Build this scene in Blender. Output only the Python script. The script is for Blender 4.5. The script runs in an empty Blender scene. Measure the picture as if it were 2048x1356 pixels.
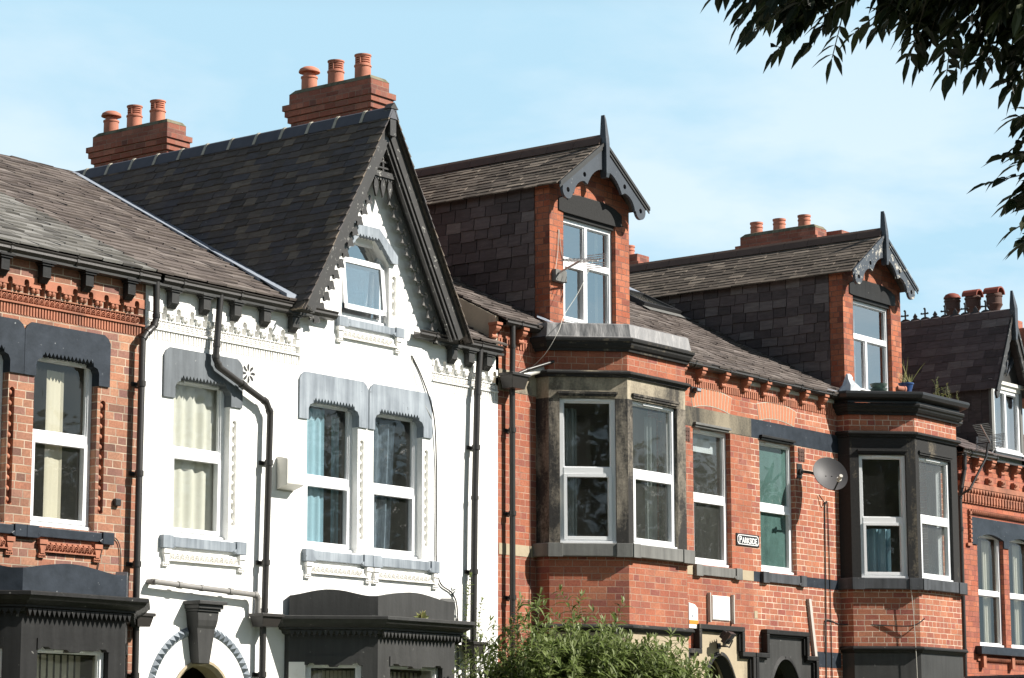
import bpy, bmesh, math, random
from mathutils import Vector, Matrix
R = math.radians
random.seed(7)
scene = bpy.context.scene
COL = scene.collection

# ------------------------------------------------------------------ camera, sky, sun, exposure
cam_d = bpy.data.cameras.new("camera")
cam = bpy.data.objects.new("camera", cam_d)
COL.objects.link(cam)
cam_d.sensor_width = 36.0
cam_d.lens = 89.634
cam_d.clip_start = 0.1
cam_d.clip_end = 3000
YAW, PITCH, ROLL = 0.915978, 0.1674665, -0.0017624
F0 = Vector((math.sin(YAW), math.cos(YAW), 0)); R0 = Vector((math.cos(YAW), -math.sin(YAW), 0)); U0 = Vector((0, 0, 1))
cF = F0 * math.cos(PITCH) + U0 * math.sin(PITCH)
cU = U0 * math.cos(PITCH) - F0 * math.sin(PITCH)
cR = R0 * math.cos(ROLL) + cU * math.sin(ROLL)
cU = cU * math.cos(ROLL) - R0 * math.sin(ROLL)
cam.matrix_world = Matrix(((cR.x, cU.x, -cF.x, 0.0), (cR.y, cU.y, -cF.y, -20.0), (cR.z, cU.z, -cF.z, 1.7), (0, 0, 0, 1)))
scene.camera = cam

SUN_TO = Vector((0.57, -1.0, 0.90)).normalized()          # towards the sun
sun_d = bpy.data.lights.new("sun", 'SUN')
sun_d.energy = 4.9
sun_d.angle = R(0.53)
sun_d.color = (1.0, 0.95, 0.87)
sun = bpy.data.objects.new("sun", sun_d)
COL.objects.link(sun)
sun.rotation_euler = SUN_TO.to_track_quat('Z', 'Y').to_euler()
sun.location = (20, -30, 40)

world = bpy.data.worlds.new("World")
scene.world = world
world.use_nodes = True
wt = world.node_tree
wt.nodes.clear()
def wn(t, **k):
    n = wt.nodes.new(t)
    for a, v in k.items(): setattr(n, a, v)
    return n
w_out = wn('ShaderNodeOutputWorld'); w_bg = wn('ShaderNodeBackground')
sky = wn('ShaderNodeTexSky'); sky.sky_type = 'NISHITA'; sky.sun_disc = False
sky.sun_elevation = math.asin(SUN_TO.z)
sky.sun_rotation = math.atan2(SUN_TO.x, SUN_TO.y)
sky.air_density = 1.0; sky.dust_density = 0.6; sky.ozone_density = 1.2
w_bg.inputs['Strength'].default_value = 0.085
tc = wn('ShaderNodeTexCoord')
mp = wn('ShaderNodeMapping'); mp.inputs['Scale'].default_value = (2.2, 2.2, 7.0); mp.inputs['Location'].default_value = (3.1, 1.7, 0.4)
nz = wn('ShaderNodeTexNoise'); nz.inputs['Scale'].default_value = 2.1; nz.inputs['Detail'].default_value = 7; nz.inputs['Roughness'].default_value = 0.55
nz.inputs['Distortion'].default_value = 0.25
rp = wn('ShaderNodeValToRGB'); rp.color_ramp.elements[0].position = 0.43; rp.color_ramp.elements[1].position = 0.62
rp.color_ramp.elements[0].color = (0.0, 0.0, 0.0, 1); rp.color_ramp.elements[1].color = (0.95, 0.95, 0.95, 1)
mixc = wn('ShaderNodeMix', data_type='RGBA')
tint = wn('ShaderNodeMix', data_type='RGBA', blend_type='MULTIPLY'); tint.inputs[0].default_value = 1.0
tint.inputs[7].default_value = (0.52, 0.44, 0.38, 1)       # a dimmer, hazier zenith
CLOUD = (6.9, 7.1, 7.2, 1)          # thin sunlit cloud
HAZE = (3.4, 5.2, 6.35, 1)           # pale summer haze low in the sky
mixc.inputs[7].default_value = CLOUD
L = wt.links.new
L(tc.outputs['Generated'], mp.inputs['Vector']); L(mp.outputs['Vector'], nz.inputs['Vector']); L(nz.outputs['Fac'], rp.inputs['Fac'])
sep = wn('ShaderNodeSeparateXYZ'); L(tc.outputs['Generated'], sep.inputs[0])
hazec = wn('ShaderNodeMix', data_type='RGBA'); hazec.inputs[7].default_value = HAZE
low = wn('ShaderNodeMapRange'); low.inputs['From Min'].default_value = 0.29; low.inputs['From Max'].default_value = 0.40; low.inputs['To Min'].default_value = 0.95; low.inputs['To Max'].default_value = 0.0
L(sep.outputs['Z'], low.inputs['Value']); L(low.outputs[0], hazec.inputs[0])
mulz = wn('ShaderNodeMapRange'); mulz.inputs['From Min'].default_value = 0.02; mulz.inputs['From Max'].default_value = 0.38; mulz.inputs['To Min'].default_value = 0.95; mulz.inputs['To Max'].default_value = 0.06; L(sep.outputs['Z'], mulz.inputs['Value'])
mul2 = wn('ShaderNodeMath', operation='MULTIPLY', use_clamp=True); L(rp.outputs['Color'], mul2.inputs[0]); L(mulz.outputs[0], mul2.inputs[1])
L(mul2.outputs[0], mixc.inputs[0]); L(sky.outputs['Color'], tint.inputs[6]); L(tint.outputs[2], hazec.inputs[6]); L(hazec.outputs[2], mixc.inputs[6])
L(mixc.outputs[2], w_bg.inputs['Color']); L(w_bg.outputs['Background'], w_out.inputs['Surface'])

scene.view_settings.view_transform = 'Standard'
scene.view_settings.look = 'None'
scene.view_settings.exposure = 0.90
scene.view_settings.gamma = 1.0
scene.view_settings.use_curve_mapping = False
scene.cycles.max_bounces = 6
scene.cycles.transparent_max_bounces = 12
scene.cycles.caustics_reflective = False
scene.cycles.caustics_refractive = False

# ------------------------------------------------------------------ materials
class NT:
    def __init__(s, name):
        s.m = bpy.data.materials.new(name); s.m.use_nodes = True
        s.t = s.m.node_tree
        s.b = s.t.nodes['Principled BSDF']; s.out = s.t.nodes['Material Output']
    def n(s, t, ins=None, **k):
        x = s.t.nodes.new(t)
        for a, v in k.items(): setattr(x, a, v)
        for a, v in (ins or {}).items():
            if hasattr(v, 'is_linked') or isinstance(v, bpy.types.NodeSocket): s.t.links.new(v, x.inputs[a])
            else: x.inputs[a].default_value = v
        return x
    def l(s, a, b): s.t.links.new(a, b)
    def uv(s, sc=(1, 1, 1)):
        a = s.n('ShaderNodeUVMap', uv_map='uv')
        return s.n('ShaderNodeMapping', {'Vector': a.outputs['UV'], 'Scale': sc}).outputs['Vector']
    def pos(s, sc=(1, 1, 1)):
        a = s.n('ShaderNodeTexCoord')
        return s.n('ShaderNodeMapping', {'Vector': a.outputs['Object'], 'Scale': sc}).outputs['Vector']
    def noise(s, v, scale, detail=4, rough=0.55, dist=0.0):
        return s.n('ShaderNodeTexNoise', {'Vector': v, 'Scale': scale, 'Detail': detail, 'Roughness': rough, 'Distortion': dist}).outputs['Fac']
    def ramp(s, f, *stops, interp='LINEAR'):
        r = s.n('ShaderNodeValToRGB', {'Fac': f}); cr = r.color_ramp; cr.interpolation = interp
        while len(cr.elements) < len(stops): cr.elements.new(0.5)
        for e, (p, c) in zip(cr.elements, stops):
            e.position = p; e.color = (*c, 1) if hasattr(c, '__len__') else (c, c, c, 1)
        return r.outputs['Color']
    def mix(s, f, a, b, mode='MIX'):
        x = s.n('ShaderNodeMix', data_type='RGBA', blend_type=mode)
        for i, v in ((0, f), (6, a), (7, b)):
            if isinstance(v, bpy.types.NodeSocket): s.l(v, x.inputs[i])
            else: x.inputs[i].default_value = ((*v, 1) if len(v) == 3 else v) if hasattr(v, '__len__') else v
        return x.outputs[2]
    def math(s, op, a, b=0.0):
        x = s.n('ShaderNodeMath', operation=op)
        for i, v in ((0, a), (1, b)):
            if isinstance(v, bpy.types.NodeSocket): s.l(v, x.inputs[i])
            else: x.inputs[i].default_value = v
        return x.outputs[0]
    def bump(s, h, strength=0.4, dist=0.01, normal=None):
        i = {'Height': h, 'Strength': strength, 'Distance': dist}
        if normal is not None: i['Normal'] = normal
        return s.n('ShaderNodeBump', i).outputs['Normal']
    def set(s, color=None, rough=None, normal=None, spec=None, metal=None):
        for key, v in (('Base Color', color), ('Roughness', rough), ('Normal', normal), ('Specular IOR Level', spec), ('Metallic', metal)):
            if v is None: continue
            if isinstance(v, bpy.types.NodeSocket): s.l(v, s.b.inputs[key])
            else: s.b.inputs[key].default_value = (*v, 1) if hasattr(v, '__len__') else v
        return s.m

def brick_material(name, reds, mortar, stain=0.35, mortar_w=0.010, length=0.225, efflor=0.0, header=False):
    t = NT(name)
    v = t.uv()
    wob = t.n('ShaderNodeVectorMath', {0: v, 1: t.n('ShaderNodeVectorMath', {0: t.n('ShaderNodeTexNoise', {'Vector': v, 'Scale': 9.0, 'Detail': 2}).outputs['Color'], 1: (0.007, 0.007, 0)}, operation='MULTIPLY').outputs[0]}, operation='ADD').outputs[0]
    br = t.n('ShaderNodeTexBrick', {'Vector': wob, 'Color1': (0, 0, 0, 1), 'Color2': (1, 1, 1, 1), 'Mortar': (0, 0, 0, 1), 'Scale': 1.0, 'Mortar Size': mortar_w * 0.5,
                                    'Mortar Smooth': 0.25, 'Bias': 0.0, 'Brick Width': length, 'Row Height': 0.0862})
    br.offset = 0.5; br.offset_frequency = 2
    br.squash = 0.55; br.squash_frequency = 3
    col = t.ramp(br.outputs['Color'], *[(i / (len(reds) - 1), c) for i, c in enumerate(reds)])
    fine = t.noise(v, 38, 5, 0.7)
    col = t.mix(0.6, col, t.ramp(fine, (0.25, 0.40), (0.75, 1.40)), 'MULTIPLY')
    mid = t.noise(v, 3.2, 4, 0.6)
    col = t.mix(0.5, col, t.ramp(mid, (0.3, (0.62, 0.66, 0.72)), (0.7, (1.22, 1.2, 1.15))), 'MULTIPLY')
    big = t.noise(v, 0.9, 5, 0.6)
    dark = t.ramp(big, (0.40, 0.0), (0.70, 1.0))
    col = t.mix(t.math('MULTIPLY', dark, stain), col, (0.09, 0.045, 0.035))
    mcol = t.mix(t.ramp(t.noise(v, 3.0, 4), (0.35, 0.0), (0.65, 1.0)), mortar, tuple(c * 0.45 for c in mortar))
    col = t.mix(br.outputs['Fac'], col, mcol)
    if efflor:
        e = t.ramp(t.noise(v, 1.6, 6, 0.7), (0.60, 0.0), (0.78, 1.0))
        col = t.mix(t.math('MULTIPLY', e, efflor), col, (0.55, 0.48, 0.42))
    h = t.math('SUBTRACT', t.math('MULTIPLY', fine, 0.25), br.outputs['Fac'])
    return t.set(col, 0.86, t.bump(h, 0.55, 0.006), 0.25)

M = {}
M['brick_orange'] = brick_material('orange_brick', [(0.140, 0.077, 0.063), (0.410, 0.193, 0.115), (0.340, 0.143, 0.092), (0.460, 0.237, 0.144), (0.230, 0.116, 0.098), (0.420, 0.204, 0.127)], (0.52, 0.42, 0.32), 0.45, 0.012, 0.235)
M['brick_red'] = brick_material('red_brick', [(0.330, 0.101, 0.063), (0.410, 0.143, 0.078), (0.370, 0.116, 0.067), (0.430, 0.165, 0.094), (0.270, 0.088, 0.067), (0.400, 0.138, 0.075)], (0.50, 0.35, 0.26), 0.35, 0.009, 0.225, 0.3)
M['brick_crisp'] = brick_material('red_brick_white_pointing', [(0.370, 0.121, 0.069), (0.430, 0.165, 0.092), (0.330, 0.105, 0.071), (0.450, 0.187, 0.109), (0.290, 0.088, 0.067), (0.410, 0.154, 0.083)], (0.70, 0.56, 0.44), 0.25, 0.012, 0.225, 0.35)
M['brick_dormer'] = brick_material('dormer_brick', [(0.370, 0.099, 0.052), (0.460, 0.154, 0.078), (0.220, 0.066, 0.046), (0.480, 0.176, 0.098), (0.420, 0.127, 0.069)], (0.22, 0.13, 0.10), 0.35, 0.011, 0.2)
M['brick_chimney'] = brick_material('chimney_brick', [(0.264, 0.088, 0.062), (0.408, 0.150, 0.100), (0.336, 0.112, 0.077), (0.456, 0.188, 0.131), (0.180, 0.075, 0.062)], (0.34, 0.24, 0.18), 0.5, 0.008, 0.22)
M['brick_end'] = brick_material('end_brick', [(0.380, 0.110, 0.063), (0.450, 0.154, 0.086), (0.300, 0.094, 0.069), (0.470, 0.171, 0.103)], (0.20, 0.10, 0.075), 0.3, 0.009, 0.225)
M['brick_rubbed'] = (lambda t: t.set(t.mix(t.noise(t.uv(), 9, 4), (0.40, 0.14, 0.07), (0.48, 0.19, 0.10)), 0.85))(NT('rubbed_brick'))

def terracotta(name, a, b, soot=0.3):
    t = NT(name); v = t.pos()
    c = t.mix(t.noise(v, 6, 5), a, b)
    c = t.mix(t.math('MULTIPLY', t.ramp(t.noise(v, 2.3, 5, 0.65), (0.45, 0.0), (0.7, 1.0)), soot), c, (0.05, 0.03, 0.025))
    return t.set(c, 0.75, t.bump(t.noise(v, 60, 4), 0.25, 0.004), 0.3)
M['terracotta'] = terracotta('terracotta', (0.33, 0.125, 0.075), (0.42, 0.175, 0.105), 0.6)
M['pot'] = terracotta('chimney_pot_clay', (0.46, 0.165, 0.105), (0.56, 0.235, 0.155), 0.45)
M['pot_dark'] = terracotta('old_chimney_pot_clay', (0.085, 0.048, 0.038), (0.13, 0.068, 0.052), 0.6)
M['pot_rim'] = terracotta('red_clay_cap', (0.20, 0.052, 0.035), (0.26, 0.07, 0.045), 0.35)

def white_wall():
    t = NT('white_painted_brick'); v = t.uv()
    br = t.n('ShaderNodeTexBrick', {'Vector': v, 'Scale': 1.0, 'Mortar Size': 0.004, 'Mortar Smooth': 0.4, 'Brick Width': 0.225, 'Row Height': 0.0862})
    d = t.ramp(t.noise(t.uv((1, 0.45, 1)), 1.5, 6, 0.65), (0.52, 0.0), (0.80, 0.8))
    c = t.mix(d, (0.87, 0.865, 0.84), (0.66, 0.64, 0.58))
    spots = t.ramp(t.noise(v, 23, 2, 0.5), (0.76, 0.0), (0.79, 0.7))
    c = t.mix(spots, c, (0.35, 0.32, 0.28))
    h = t.math('SUBTRACT', t.math('MULTIPLY', t.noise(v, 30, 4), 0.3), t.math('MULTIPLY', br.outputs['Fac'], 0.8))
    return t.set(c, 0.55, t.bump(h, 0.5, 0.005), 0.4)
M['white_wall'] = white_wall()
M['white_trim'] = (lambda t: t.set(t.mix(t.ramp(t.noise(t.pos(), 7, 5, 0.65), (0.5, 0.0), (0.75, 0.6)), (0.86, 0.85, 0.82), (0.68, 0.65, 0.58)), 0.6))(NT('white_painted_terracotta'))

def painted_stone(name, a, b, chips=0.0, chipcol=(0.5, 0.5, 0.48), rough=0.5, streak=True):
    t = NT(name); v = t.uv((1.8, 0.13, 1.0)) if streak else t.uv()
    f = t.ramp(t.math('ADD', t.math('MULTIPLY', t.noise(v, 6.5, 6, 0.6), 0.6), t.math('MULTIPLY', t.noise(t.uv(), 2.2, 3, 0.5), 0.4)), (0.36, 0.0), (0.64, 1.0))
    c = t.mix(f, a, b)
    if chips:
        e = t.ramp(t.noise(t.uv(), 16, 3, 0.5), (0.70, 0.0), (0.73, chips))
        c = t.mix(e, c, chipcol)
    return t.set(c, rough, t.bump(t.noise(t.uv(), 22, 4), 0.25, 0.006), 0.25)
M['stone_navy'] = painted_stone('navy_black_painted_stone', (0.016, 0.021, 0.028), (0.034, 0.042, 0.055), 0.55, (0.35, 0.37, 0.38), 0.42, False)
M['stone_black'] = painted_stone('black_painted_stone', (0.006, 0.006, 0.006), (0.019, 0.019, 0.019), 0.45, (0.28, 0.28, 0.26), 0.55)
M['stone_blue_dull'] = painted_stone('dull_blue_grey_painted_stone', (0.085, 0.095, 0.105), (0.16, 0.178, 0.195), 0.5, (0.35, 0.36, 0.36), 0.55)
M['stone_blue'] = painted_stone('faded_blue_grey_painted_stone', (0.135, 0.158, 0.185), (0.34, 0.38, 0.42), 0.6, (0.05, 0.05, 0.05), 0.55)
M['stone_grey'] = painted_stone('dark_grey_painted_stone', (0.033, 0.033, 0.032), (0.054, 0.054, 0.053), 0.35, (0.30, 0.30, 0.28), 0.5)
M['stone_lightgrey'] = painted_stone('grey_weathered_stone', (0.11, 0.11, 0.105), (0.19, 0.19, 0.18), 0.2, (0.25, 0.24, 0.2), 0.7)

def sooty(name, clean, soot, lo, hi, scale=1.7):
    t = NT(name); v = t.uv((1.0, 0.3, 1.0))
    n1 = t.noise(v, scale, 7, 0.68, 0.4)
    n2 = t.noise(t.uv(), 28, 5, 0.7)
    f = t.ramp(t.math('ADD', n1, t.math('MULTIPLY', t.math('SUBTRACT', n2, 0.5), 0.28)), (lo, 0.0), (hi, 1.0))
    base = t.mix(t.noise(t.uv(), 4.5, 5), clean, tuple(c * 0.72 for c in clean))
    c = t.mix(f, base, t.mix(n2, soot, tuple(x * 2.2 for x in soot)))
    return t.set(c, 0.9, t.bump(n2, 0.5, 0.008), 0.2)
M['stone_sooty'] = sooty('soot_stained_sandstone', (0.34, 0.30, 0.24), (0.022, 0.021, 0.020), 0.33, 0.53, 2.4)
M['stone_band_sooty'] = sooty('soot_darkened_band_stone', (0.30, 0.26, 0.19), (0.030, 0.029, 0.026), 0.36, 0.62, 1.4)
M['stone_head'] = sooty('part_cleaned_sandstone', (0.46, 0.40, 0.30), (0.035, 0.032, 0.028), 0.42, 0.66)
M['stone_sooty_dark'] = sooty('soot_blackened_stone', (0.26, 0.22, 0.16), (0.018, 0.018, 0.018), 0.24, 0.42)
M['stone_cream'] = sooty('cream_sandstone', (0.44, 0.37, 0.26), (0.07, 0.062, 0.05), 0.56, 0.80)
M['render_old'] = sooty('old_cement_render', (0.64, 0.56, 0.44), (0.2, 0.17, 0.13), 0.52, 0.85)
M['flaunching'] = sooty('mortar_cap', (0.22, 0.20, 0.14), (0.05, 0.05, 0.03), 0.45, 0.65, 4)

def slate(name, stops, lichen=0.25, rough=0.55, lich_col=(0.20, 0.18, 0.12)):
    t = NT(name)
    a = t.n('ShaderNodeAttribute', attribute_name='tone')
    c = t.ramp(a.outputs['Fac'], *stops)
    v = t.uv()
    st = t.noise(t.uv((1, 5, 1)), 5, 5, 0.65)
    c = t.mix(0.7, c, t.ramp(st, (0.25, 0.5), (0.75, 1.5)), 'MULTIPLY')
    li = t.ramp(t.noise(v, 5.5, 6, 0.75), (0.55, 0.0), (0.68, 1.0))
    c = t.mix(t.math('MULTIPLY', li, lichen), c, lich_col)
    sp = t.ramp(t.noise(v, 26, 2, 0.5), (0.74, 0.0), (0.76, 0.8))
    c = t.mix(sp, c, (0.42, 0.41, 0.37))
    return t.set(c, rough, t.bump(t.noise(v, 34, 4, 0.6), 0.3, 0.005), 0.4)
M['slate_brown'] = slate('weathered_brown_slate', [(0.0, (0.065, 0.053, 0.048)), (0.3, (0.106, 0.086, 0.078)), (0.7, (0.127, 0.105, 0.094)), (1.0, (0.178, 0.153, 0.140))], 0.3, 0.75)
M['slate_grey'] = slate('weathered_grey_slate', [(0.0, (0.072, 0.068, 0.063)), (0.5, (0.138, 0.132, 0.121)), (1.0, (0.220, 0.215, 0.204))], 0.3, 0.7)
M['slate_gable'] = slate('dark_mixed_slate', [(0.0, (0.070, 0.059, 0.053)), (0.3, (0.102, 0.083, 0.070)), (0.55, (0.084, 0.076, 0.080)), (0.8, (0.130, 0.103, 0.082)), (1.0, (0.180, 0.144, 0.110))], 0.35, 0.8, (0.12, 0.105, 0.07))
M['slate_cheek'] = slate('purple_grey_slate', [(0.0, (0.067, 0.053, 0.052)), (0.5, (0.110, 0.085, 0.083)), (0.85, (0.134, 0.106, 0.103)), (1.0, (0.190, 0.162, 0.151))], 0.4, 0.8, (0.15, 0.12, 0.09))
M['slate_dormer'] = slate('mossy_dormer_slate', [(0.0, (0.07, 0.056, 0.045)), (0.5, (0.105, 0.086, 0.068)), (0.85, (0.13, 0.105, 0.085)), (1.0, (0.21, 0.175, 0.14))], 0.35, 0.75)
M['ridge_blue'] = (lambda t: t.set(t.mix(t.noise(t.pos(), 8, 5), (0.045, 0.048, 0.06), (0.10, 0.10, 0.115)), 0.5))(NT('blue_clay_ridge'))
M['ridge_brown'] = (lambda t: t.set(t.mix(t.noise(t.pos(), 5, 5), (0.075, 0.045, 0.035), (0.14, 0.09, 0.065)), 0.7))(NT('brown_clay_ridge'))
M['mortar'] = (lambda t: t.set(t.mix(t.noise(t.pos(), 12, 5), (0.32, 0.29, 0.22), (0.48, 0.45, 0.38)), 0.9, t.bump(t.noise(t.pos(), 40, 4), 0.5, 0.01)))(NT('lime_mortar'))
M['lead'] = (lambda t: t.set(t.mix(t.noise(t.pos(), 5, 5, 0.65), (0.20, 0.23, 0.28), (0.36, 0.40, 0.46)), 0.42, t.bump(t.noise(t.pos((1, 1, 1)), 9, 3), 0.5, 0.02), 0.5))(NT('lead_flashing'))
M['lead_dark'] = (lambda t: t.set(t.mix(t.noise(t.pos(), 5, 5, 0.65), (0.15, 0.148, 0.15), (0.27, 0.265, 0.265)), 0.5, t.bump(t.noise(t.pos((1.6, 1.6, 0.5)), 4.5, 3, 0.4), 0.8, 0.05), 0.5))(NT('dull_lead_sheet'))

def paint_wood(name, base, base2, peel, peelcol=(0.50, 0.49, 0.45), rough=0.4):
    t = NT(name); v = t.pos()
    c = t.mix(t.noise(v, 4, 5), base, base2)
    if peel:
        e = t.ramp(t.noise(t.pos((1, 1, 1)), 11, 8, 0.8), (0.64 - 0.09 * peel, 0.0), (0.67 - 0.09 * peel, peel))
        c = t.mix(e, c, peelcol)
    return t.set(c, rough, t.bump(t.noise(v, 30, 4), 0.2, 0.004), 0.45)
M['wood_black'] = paint_wood('black_gloss_wood', (0.030, 0.029, 0.028), (0.055, 0.053, 0.050), 0.0)
M['wood_peeling'] = paint_wood('peeling_dark_grey_wood', (0.032, 0.030, 0.028), (0.058, 0.054, 0.051), 0.62)
M['wood_fret_sunlit'] = paint_wood('worn_fret_sun_lightened', (0.10, 0.095, 0.09), (0.22, 0.21, 0.20), 0.5)  # right fretwork: peeling paint, with base lightened to paint in sun patches
M['wood_slate'] = paint_wood('blue_grey_painted_wood', (0.040, 0.046, 0.056), (0.070, 0.079, 0.092), 0.35, (0.40, 0.40, 0.38))
M['wood_slate_peeling'] = paint_wood('flaking_blue_grey_wood', (0.045, 0.052, 0.064), (0.075, 0.085, 0.10), 0.85, (0.60, 0.56, 0.48))
M['pipe_black'] = paint_wood('black_pipe_paint', (0.020, 0.018, 0.017), (0.040, 0.036, 0.033), 0.15, (0.2, 0.19, 0.18), 0.38)
M['pipe_grey'] = paint_wood('grey_pipe_paint', (0.16, 0.155, 0.145), (0.26, 0.25, 0.24), 0.5, (0.42, 0.36, 0.32), 0.5)
M['iron_black'] = paint_wood('black_iron', (0.015, 0.015, 0.016), (0.03, 0.03, 0.032), 0.0)
M['upvc'] = (lambda t: t.set((0.80, 0.81, 0.82), 0.28, None, 0.5))(NT('white_upvc'))
M['upvc_dirty'] = (lambda t: t.set(t.mix(t.noise(t.pos(), 6, 5), (0.76, 0.75, 0.70), (0.60, 0.58, 0.52)), 0.4))(NT('off_white_upvc'))
M['rubber'] = (lambda t: t.set((0.02, 0.02, 0.02), 0.6))(NT('black_gasket'))

def glass(name, ior=2.0, tint=(0.92, 0.95, 0.94), dirt=0.0, dirtcol=(0.3, 0.32, 0.3)):
    t = NT(name)
    t.t.nodes.remove(t.b)
    bf = t.n('ShaderNodeNewGeometry').outputs['Backfacing']       # same reflectance from either side of the pane
    fr = t.n('ShaderNodeFresnel', {'IOR': t.math('ADD', t.math('MULTIPLY', bf, 1.0 / ior - ior), ior)})
    tr = t.n('ShaderNodeBsdfTransparent', {'Color': (*tint, 1)})
    gl = t.n('ShaderNodeBsdfGlossy', {'Color': (1, 1, 1, 1), 'Roughness': 0.015})
    wav = t.bump(t.noise(t.uv(), 1.6, 2), 0.06, 0.02)
    t.l(wav, gl.inputs['Normal'])
    mx = t.n('ShaderNodeMixShader'); t.l(fr.outputs[0], mx.inputs[0]); t.l(tr.outputs[0], mx.inputs[1]); t.l(gl.outputs[0], mx.inputs[2])
    res = mx.outputs[0]
    if dirt:
        df = t.n('ShaderNodeBsdfDiffuse', {'Color': (*dirtcol, 1)})
        m2 = t.n('ShaderNodeMixShader')
        f = t.ramp(t.noise(t.uv((1, 0.35, 1)), 4, 6, 0.7), (0.3, dirt * 0.4), (0.75, dirt))
        t.l(f, m2.inputs[0]); t.l(res, m2.inputs[1]); t.l(df.outputs[0], m2.inputs[2]); res = m2.outputs[0]
    t.l(res, t.out.inputs['Surface'])
    return t.m
M['glass'] = glass('window_glass', 1.6, dirt=0.06)
M['glass_bright'] = glass('sky_reflecting_window_glass', 5.0)
M['glass_dusty'] = glass('dusty_window_glass', 1.6, dirt=0.14)
M['glass_frosted'] = glass('frosted_green_glass', 1.8, (0.6, 0.75, 0.7), 0.62, (0.13, 0.24, 0.22))
def cloth(name, a, b, rough=0.9, transl=0.35):
    t = NT(name)
    c = t.mix(t.noise(t.uv((6, 1, 1)), 5, 4), a, b)
    t.set(c, rough, None, 0.1)
    tl = t.n('ShaderNodeBsdfTranslucent'); t.l(c, tl.inputs['Color'])
    mx = t.n('ShaderNodeMixShader', {0: transl}); t.l(t.b.outputs[0], mx.inputs[1]); t.l(tl.outputs[0], mx.inputs[2]); t.l(mx.outputs[0], t.out.inputs['Surface'])
    return t.m
M['cloth_cream'] = cloth('cream_curtain', (0.84, 0.81, 0.72), (0.78, 0.75, 0.65))
M['cloth_beige'] = cloth('beige_curtain', (0.64, 0.58, 0.46), (0.57, 0.52, 0.41), 0.9, 0.15)
M['cloth_blue'] = cloth('blue_curtain', (0.22, 0.38, 0.46), (0.34, 0.50, 0.58), 0.9, 0.15)
M['cloth_dark'] = cloth('dark_patterned_curtain', (0.02, 0.025, 0.035), (0.22, 0.28, 0.34), 0.5, 0.1)
M['cloth_grey'] = cloth('grey_curtain', (0.22, 0.25, 0.25), (0.32, 0.35, 0.34), 0.9, 0.2)
M['cloth_white'] = cloth('white_sheer_curtain', (0.75, 0.78, 0.80), (0.66, 0.70, 0.74), 0.9, 0.4)
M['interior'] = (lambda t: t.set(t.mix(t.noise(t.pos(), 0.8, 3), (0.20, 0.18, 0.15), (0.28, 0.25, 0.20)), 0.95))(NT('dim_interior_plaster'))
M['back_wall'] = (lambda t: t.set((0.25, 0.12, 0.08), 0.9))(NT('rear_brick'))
M['grey_plastic'] = (lambda t: t.set((0.45, 0.43, 0.38), 0.5))(NT('aged_grey_plastic'))
M['dish'] = (lambda t: t.set(t.mix(t.noise(t.pos(), 5, 4), (0.055, 0.053, 0.056), (0.085, 0.083, 0.085)), 0.55, None, 0.3))(NT('dish_grey'))
M['alu'] = (lambda t: t.set((0.52, 0.52, 0.52), 0.35, None, 0.5, 0.8))(NT('aluminium'))
M['white_paint'] = (lambda t: t.set((0.82, 0.82, 0.81), 0.4))(NT('white_sign_paint'))
M['orange'] = (lambda t: t.set((0.75, 0.25, 0.03), 0.4))(NT('orange_plastic'))
M['sign_black'] = (lambda t: t.set((0.018, 0.018, 0.02), 0.35))(NT('black_enamel'))
M['cable_black'] = (lambda t: t.set((0.02, 0.02, 0.02), 0.6))(NT('black_cable'))
M['cable_white'] = (lambda t: t.set((0.60, 0.58, 0.52), 0.6))(NT('white_cable'))
M['timber'] = (lambda t: t.set(t.mix(t.noise(t.pos((8, 8, 1)), 4, 5), (0.36, 0.33, 0.30), (0.50, 0.47, 0.43)), 0.8))(NT('weathered_timber'))
M['blue_glaze'] = (lambda t: t.set((0.03, 0.07, 0.20), 0.2))(NT('blue_glaze'))
M['green_glaze'] = (lambda t: t.set(t.mix(t.noise(t.pos(), 12, 4), (0.10, 0.16, 0.14), (0.22, 0.28, 0.25)), 0.4))(NT('grey_green_glaze'))
M['plastic_sheet'] = (lambda t: t.set((0.62, 0.66, 0.70), 0.35))(NT('crumpled_plastic'))
def leafmat(name, stops, transl=0.3):
    t = NT(name)
    a = t.n('ShaderNodeAttribute', attribute_name='tone')
    c = t.ramp(a.outputs['Fac'], *stops)
    t.set(c, 0.5, None, 0.35)
    tl = t.n('ShaderNodeBsdfTranslucent'); t.l(c, tl.inputs['Color'])
    mx = t.n('ShaderNodeMixShader', {0: transl}); t.l(t.b.outputs[0], mx.inputs[1]); t.l(tl.outputs[0], mx.inputs[2]); t.l(mx.outputs[0], t.out.inputs['Surface'])
    return t.m
M['leaf_shrub'] = leafmat('buddleia_leaf', [(0.0, (0.06, 0.085, 0.022)), (0.5, (0.15, 0.20, 0.055)), (0.85, (0.24, 0.29, 0.11)), (1.0, (0.38, 0.42, 0.24))], 0.4)
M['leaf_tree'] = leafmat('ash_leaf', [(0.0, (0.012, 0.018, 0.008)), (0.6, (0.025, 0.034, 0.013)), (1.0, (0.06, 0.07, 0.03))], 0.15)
M['leaf_park'] = leafmat('park_leaf', [(0.0, (0.025, 0.045, 0.012)), (0.6, (0.05, 0.085, 0.025)), (1.0, (0.09, 0.13, 0.04))])
M['leaf_weed'] = leafmat('weed_leaf', [(0.0, (0.09, 0.12, 0.03)), (0.6, (0.20, 0.22, 0.07)), (1.0, (0.36, 0.30, 0.14))])
M['leaf_red'] = leafmat('reddish_leaf', [(0.0, (0.16, 0.05, 0.03)), (1.0, (0.30, 0.14, 0.06))])
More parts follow.
